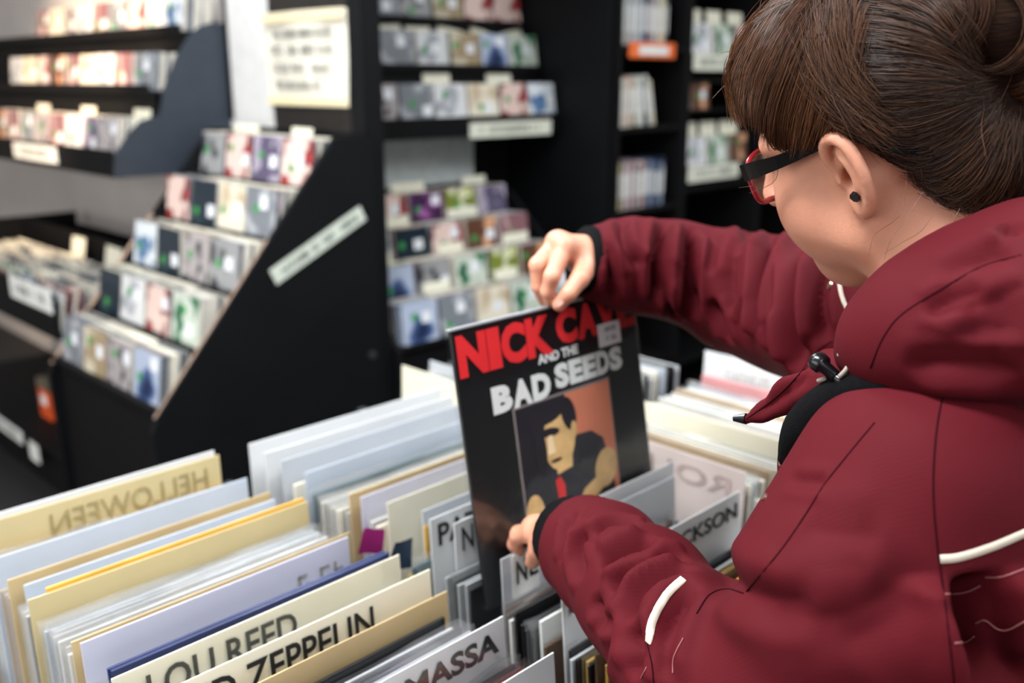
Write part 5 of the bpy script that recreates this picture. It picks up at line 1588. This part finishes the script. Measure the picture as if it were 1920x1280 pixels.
# sideburn wisp in front of the ear
g_side = guide_curves([[(1500, 240), (1500, 275), (1506, 305), (1512, 322)], [(1525, 240), (1526, 275), (1528, 305), (1528, 330)], [(1550, 245), (1548, 268), (1544, 292), (1538, 318)]])
strands(g_side, 420, spread=.0022, lift=(.0002, .002), shade=(.4, .9), cut=(.3, .5))
# temple fringe reaching the glasses
g_t = guide_curves([[(1440, 180), (1442, 230), (1450, 270), (1462, 292)], [(1470, 190), (1474, 240), (1482, 278), (1492, 298)], [(1500, 200), (1502, 250), (1508, 280), (1516, 300)]])
strands(g_t, 700, spread=.0025, lift=(.0003, .003), shade=(.3, .9), cut=(.3, .5))
# nape down
g_n = guide_curves([[(1700, 300), (1712, 335), (1728, 368), (1740, 392)], [(1745, 330), (1760, 368), (1772, 396), (1788, 420)], [(1800, 350), (1818, 385), (1826, 405), (1840, 425)], [(1860, 350), (1872, 385), (1880, 402), (1890, 412)]])
strands(g_n, 520, spread=.003, lift=(.0003, .0025), shade=(.1, .55), cut=(.3, .4), curl=.003)
# knot loops
for c_, ax_, r_ in (((-0.118, 0.022, 0.070), (.3, .9, .1), .034), ((-0.125, -0.020, 0.060), (.2, .9, -.2), .036), ((-0.112, 0.005, 0.105), (.1, .5, .9), .032), ((-0.128, 0.004, 0.030), (.5, .6, .5), .030), ((-0.095, 0.040, 0.085), (.4, .8, .3), .024)):
    n = 480; ax_ = np.array(ax_) / np.linalg.norm(ax_)
    e1 = np.cross(ax_, [0, 0, 1.0]); e1 /= np.linalg.norm(e1); e2 = np.cross(ax_, e1)
    ph0 = RNG.uniform(0, 6.28, n); ln_ = RNG.uniform(1.2, 3.0, n); h_ = RNG.uniform(-.85, .85, n)
    a = ph0[:, None] + ln_[:, None] * np.linspace(0, 1, NPT)[None]
    rr_ = (r_ + RNG.uniform(0, .004, n))[:, None] * np.sqrt(1 - (h_ * .8)[:, None] ** 2)
    P = np.array(c_) + rr_[:, :, None] * (np.cos(a)[:, :, None] * e1 + np.sin(a)[:, :, None] * e2) + ((h_ * r_)[:, None] + .004 * np.sin(a * 1.5))[:, :, None] * ax_
    SP.append(h2w(P.reshape(-1, 3)).reshape(P.shape)); SS.append(RNG.uniform(0, .75, n))
# loose flyaways
def loose(paths, shade=.8):
    P = []
    for pts in paths:
        P.append(smooth_path(np.array([at(*p) for p in pts]), NPT))
    SP.append(np.array(P)); SS.append(np.full(len(P), shade))
loose([[(1440, 110, .79), (1400, 138, .80), (1360, 160, .81), (1336, 184, .81)], [(1420, 80, .79), (1385, 92, .80), (1350, 100, .80)], [(1445, 40, .78), (1425, 20, .78), (1430, -10, .78)],
       [(1440, 290, .77), (1436, 320, .78), (1420, 345, .785), (1385, 352, .79)], [(1500, 20, .75), (1520, 60, .73), (1560, 100, .72), (1565, 140, .71)], [(1700, 330, .68), (1690, 400, .68), (1640, 440, .675), (1630, 480, .675)],
       [(1730, 360, .67), (1700, 410, .67), (1670, 450, .67), (1655, 500, .67)], [(1760, 380, .665), (1730, 430, .665), (1690, 455, .665), (1650, 480, .67)], [(1800, 390, .66), (1790, 420, .66), (1830, 430, .66), (1870, 410, .66)],
       [(1835, 150, .655), (1845, 200, .652), (1840, 240, .652), (1850, 300, .652)], [(1905, 120, .65), (1890, 160, .65), (1870, 200, .65)], [(1470, 250, .76), (1460, 300, .77), (1452, 340, .775), (1405, 362, .79)]])
P = np.vstack(SP); S_ = np.concatenate(SS); n = len(P)
T = np.gradient(P, axis=1); T /= np.linalg.norm(T, axis=2)[:, :, None] + 1e-12
O_ = P - HC; B1 = np.cross(T, O_); B1 /= np.linalg.norm(B1, axis=2)[:, :, None] + 1e-12; B2 = np.cross(T, B1)
prof = np.interp(np.linspace(0, 1, NPT), [0, .1, .8, 1], [.6, 1, .9, .25]) * 0.00024
rad = prof[None, :, None] * RNG.uniform(.7, 1.3, (n, 1, 1))
ring = []
for k in range(3):
    a = 2 * PI * k / 3
    ring.append(P + rad * (math.cos(a) * B1 + math.sin(a) * B2))
V = np.stack(ring, 2).reshape(-1, 3)              # strand, point, corner
base = (np.arange(n) * NPT * 3)[:, None, None] + (np.arange(NPT - 1) * 3)[None, :, None]
k = np.arange(3)[None, None, :]; k2 = (k + 1) % 3
Q = np.stack([base + k, base + k2, base + 3 + k2, base + 3 + k], -1).reshape(-1, 4)
so_ = mk_np('hair_strands', V, Q, M_HAIR)
so_.parent = hair
so_['kind'] = 'stuff'
at_ = so_.data.attributes.new('shade', 'FLOAT', 'POINT')
at_.data.foreach_set('value', np.repeat(S_, NPT * 3).astype(np.float32))
print('strands', n, 'quads', len(Q))

# ---- legs and shoes below the jacket
Tr = Field(np.array(W(0.10, 0.80, FZ)) - np.array([.26, .26, 0]), np.array(W(0.10, 0.80, -0.62)) + np.array([.26, .26, 0]), 0.011)
for s_ in (-1, 1):
    hipp = np.array(W(0.10, 0.80 + s_ * 0.09, -0.80)); kn = np.array(W(0.12, 0.80 + s_ * 0.11, -1.02 + .03)); ft = np.array(W(0.09, 0.80 + s_ * 0.12, FZ + 0.10))
    Tr.chain([(hipp, .105), (kn, .075), (ft, .055)], 0.03)
TV, TQ = Tr.mesh()
own(mk_np('trousers', relax(TV, TQ, 2), TQ, M_TROUS))
for s_ in (-1, 1):
    Sh = Field(np.array(W(0.14, 0.80 + s_ * 0.12, FZ)) - np.array([.2, .2, .02]), np.array(W(0.14, 0.80 + s_ * 0.12, FZ)) + np.array([.2, .2, .16]), 0.006)
    Sh.cap(W(0.07, 0.80 + s_ * 0.12, FZ + 0.043), W(0.22, 0.80 + s_ * 0.125, FZ + 0.036), .042, .036, .02); Sh.cap(W(0.07, 0.80 + s_ * 0.12, FZ + 0.04), W(0.09, 0.80 + s_ * 0.12, FZ + 0.11), .042, .045, .02)
    TV, TQ = Sh.mesh(); TV = relax(TV, TQ, 2); TV[:, 2] = np.maximum(TV[:, 2], 0.001)
    own(mk_np('shoe', TV, TQ, M_SHOE))
tag(person, 'person in a dark red jacket and glasses lifting an album from the bin', 'person')
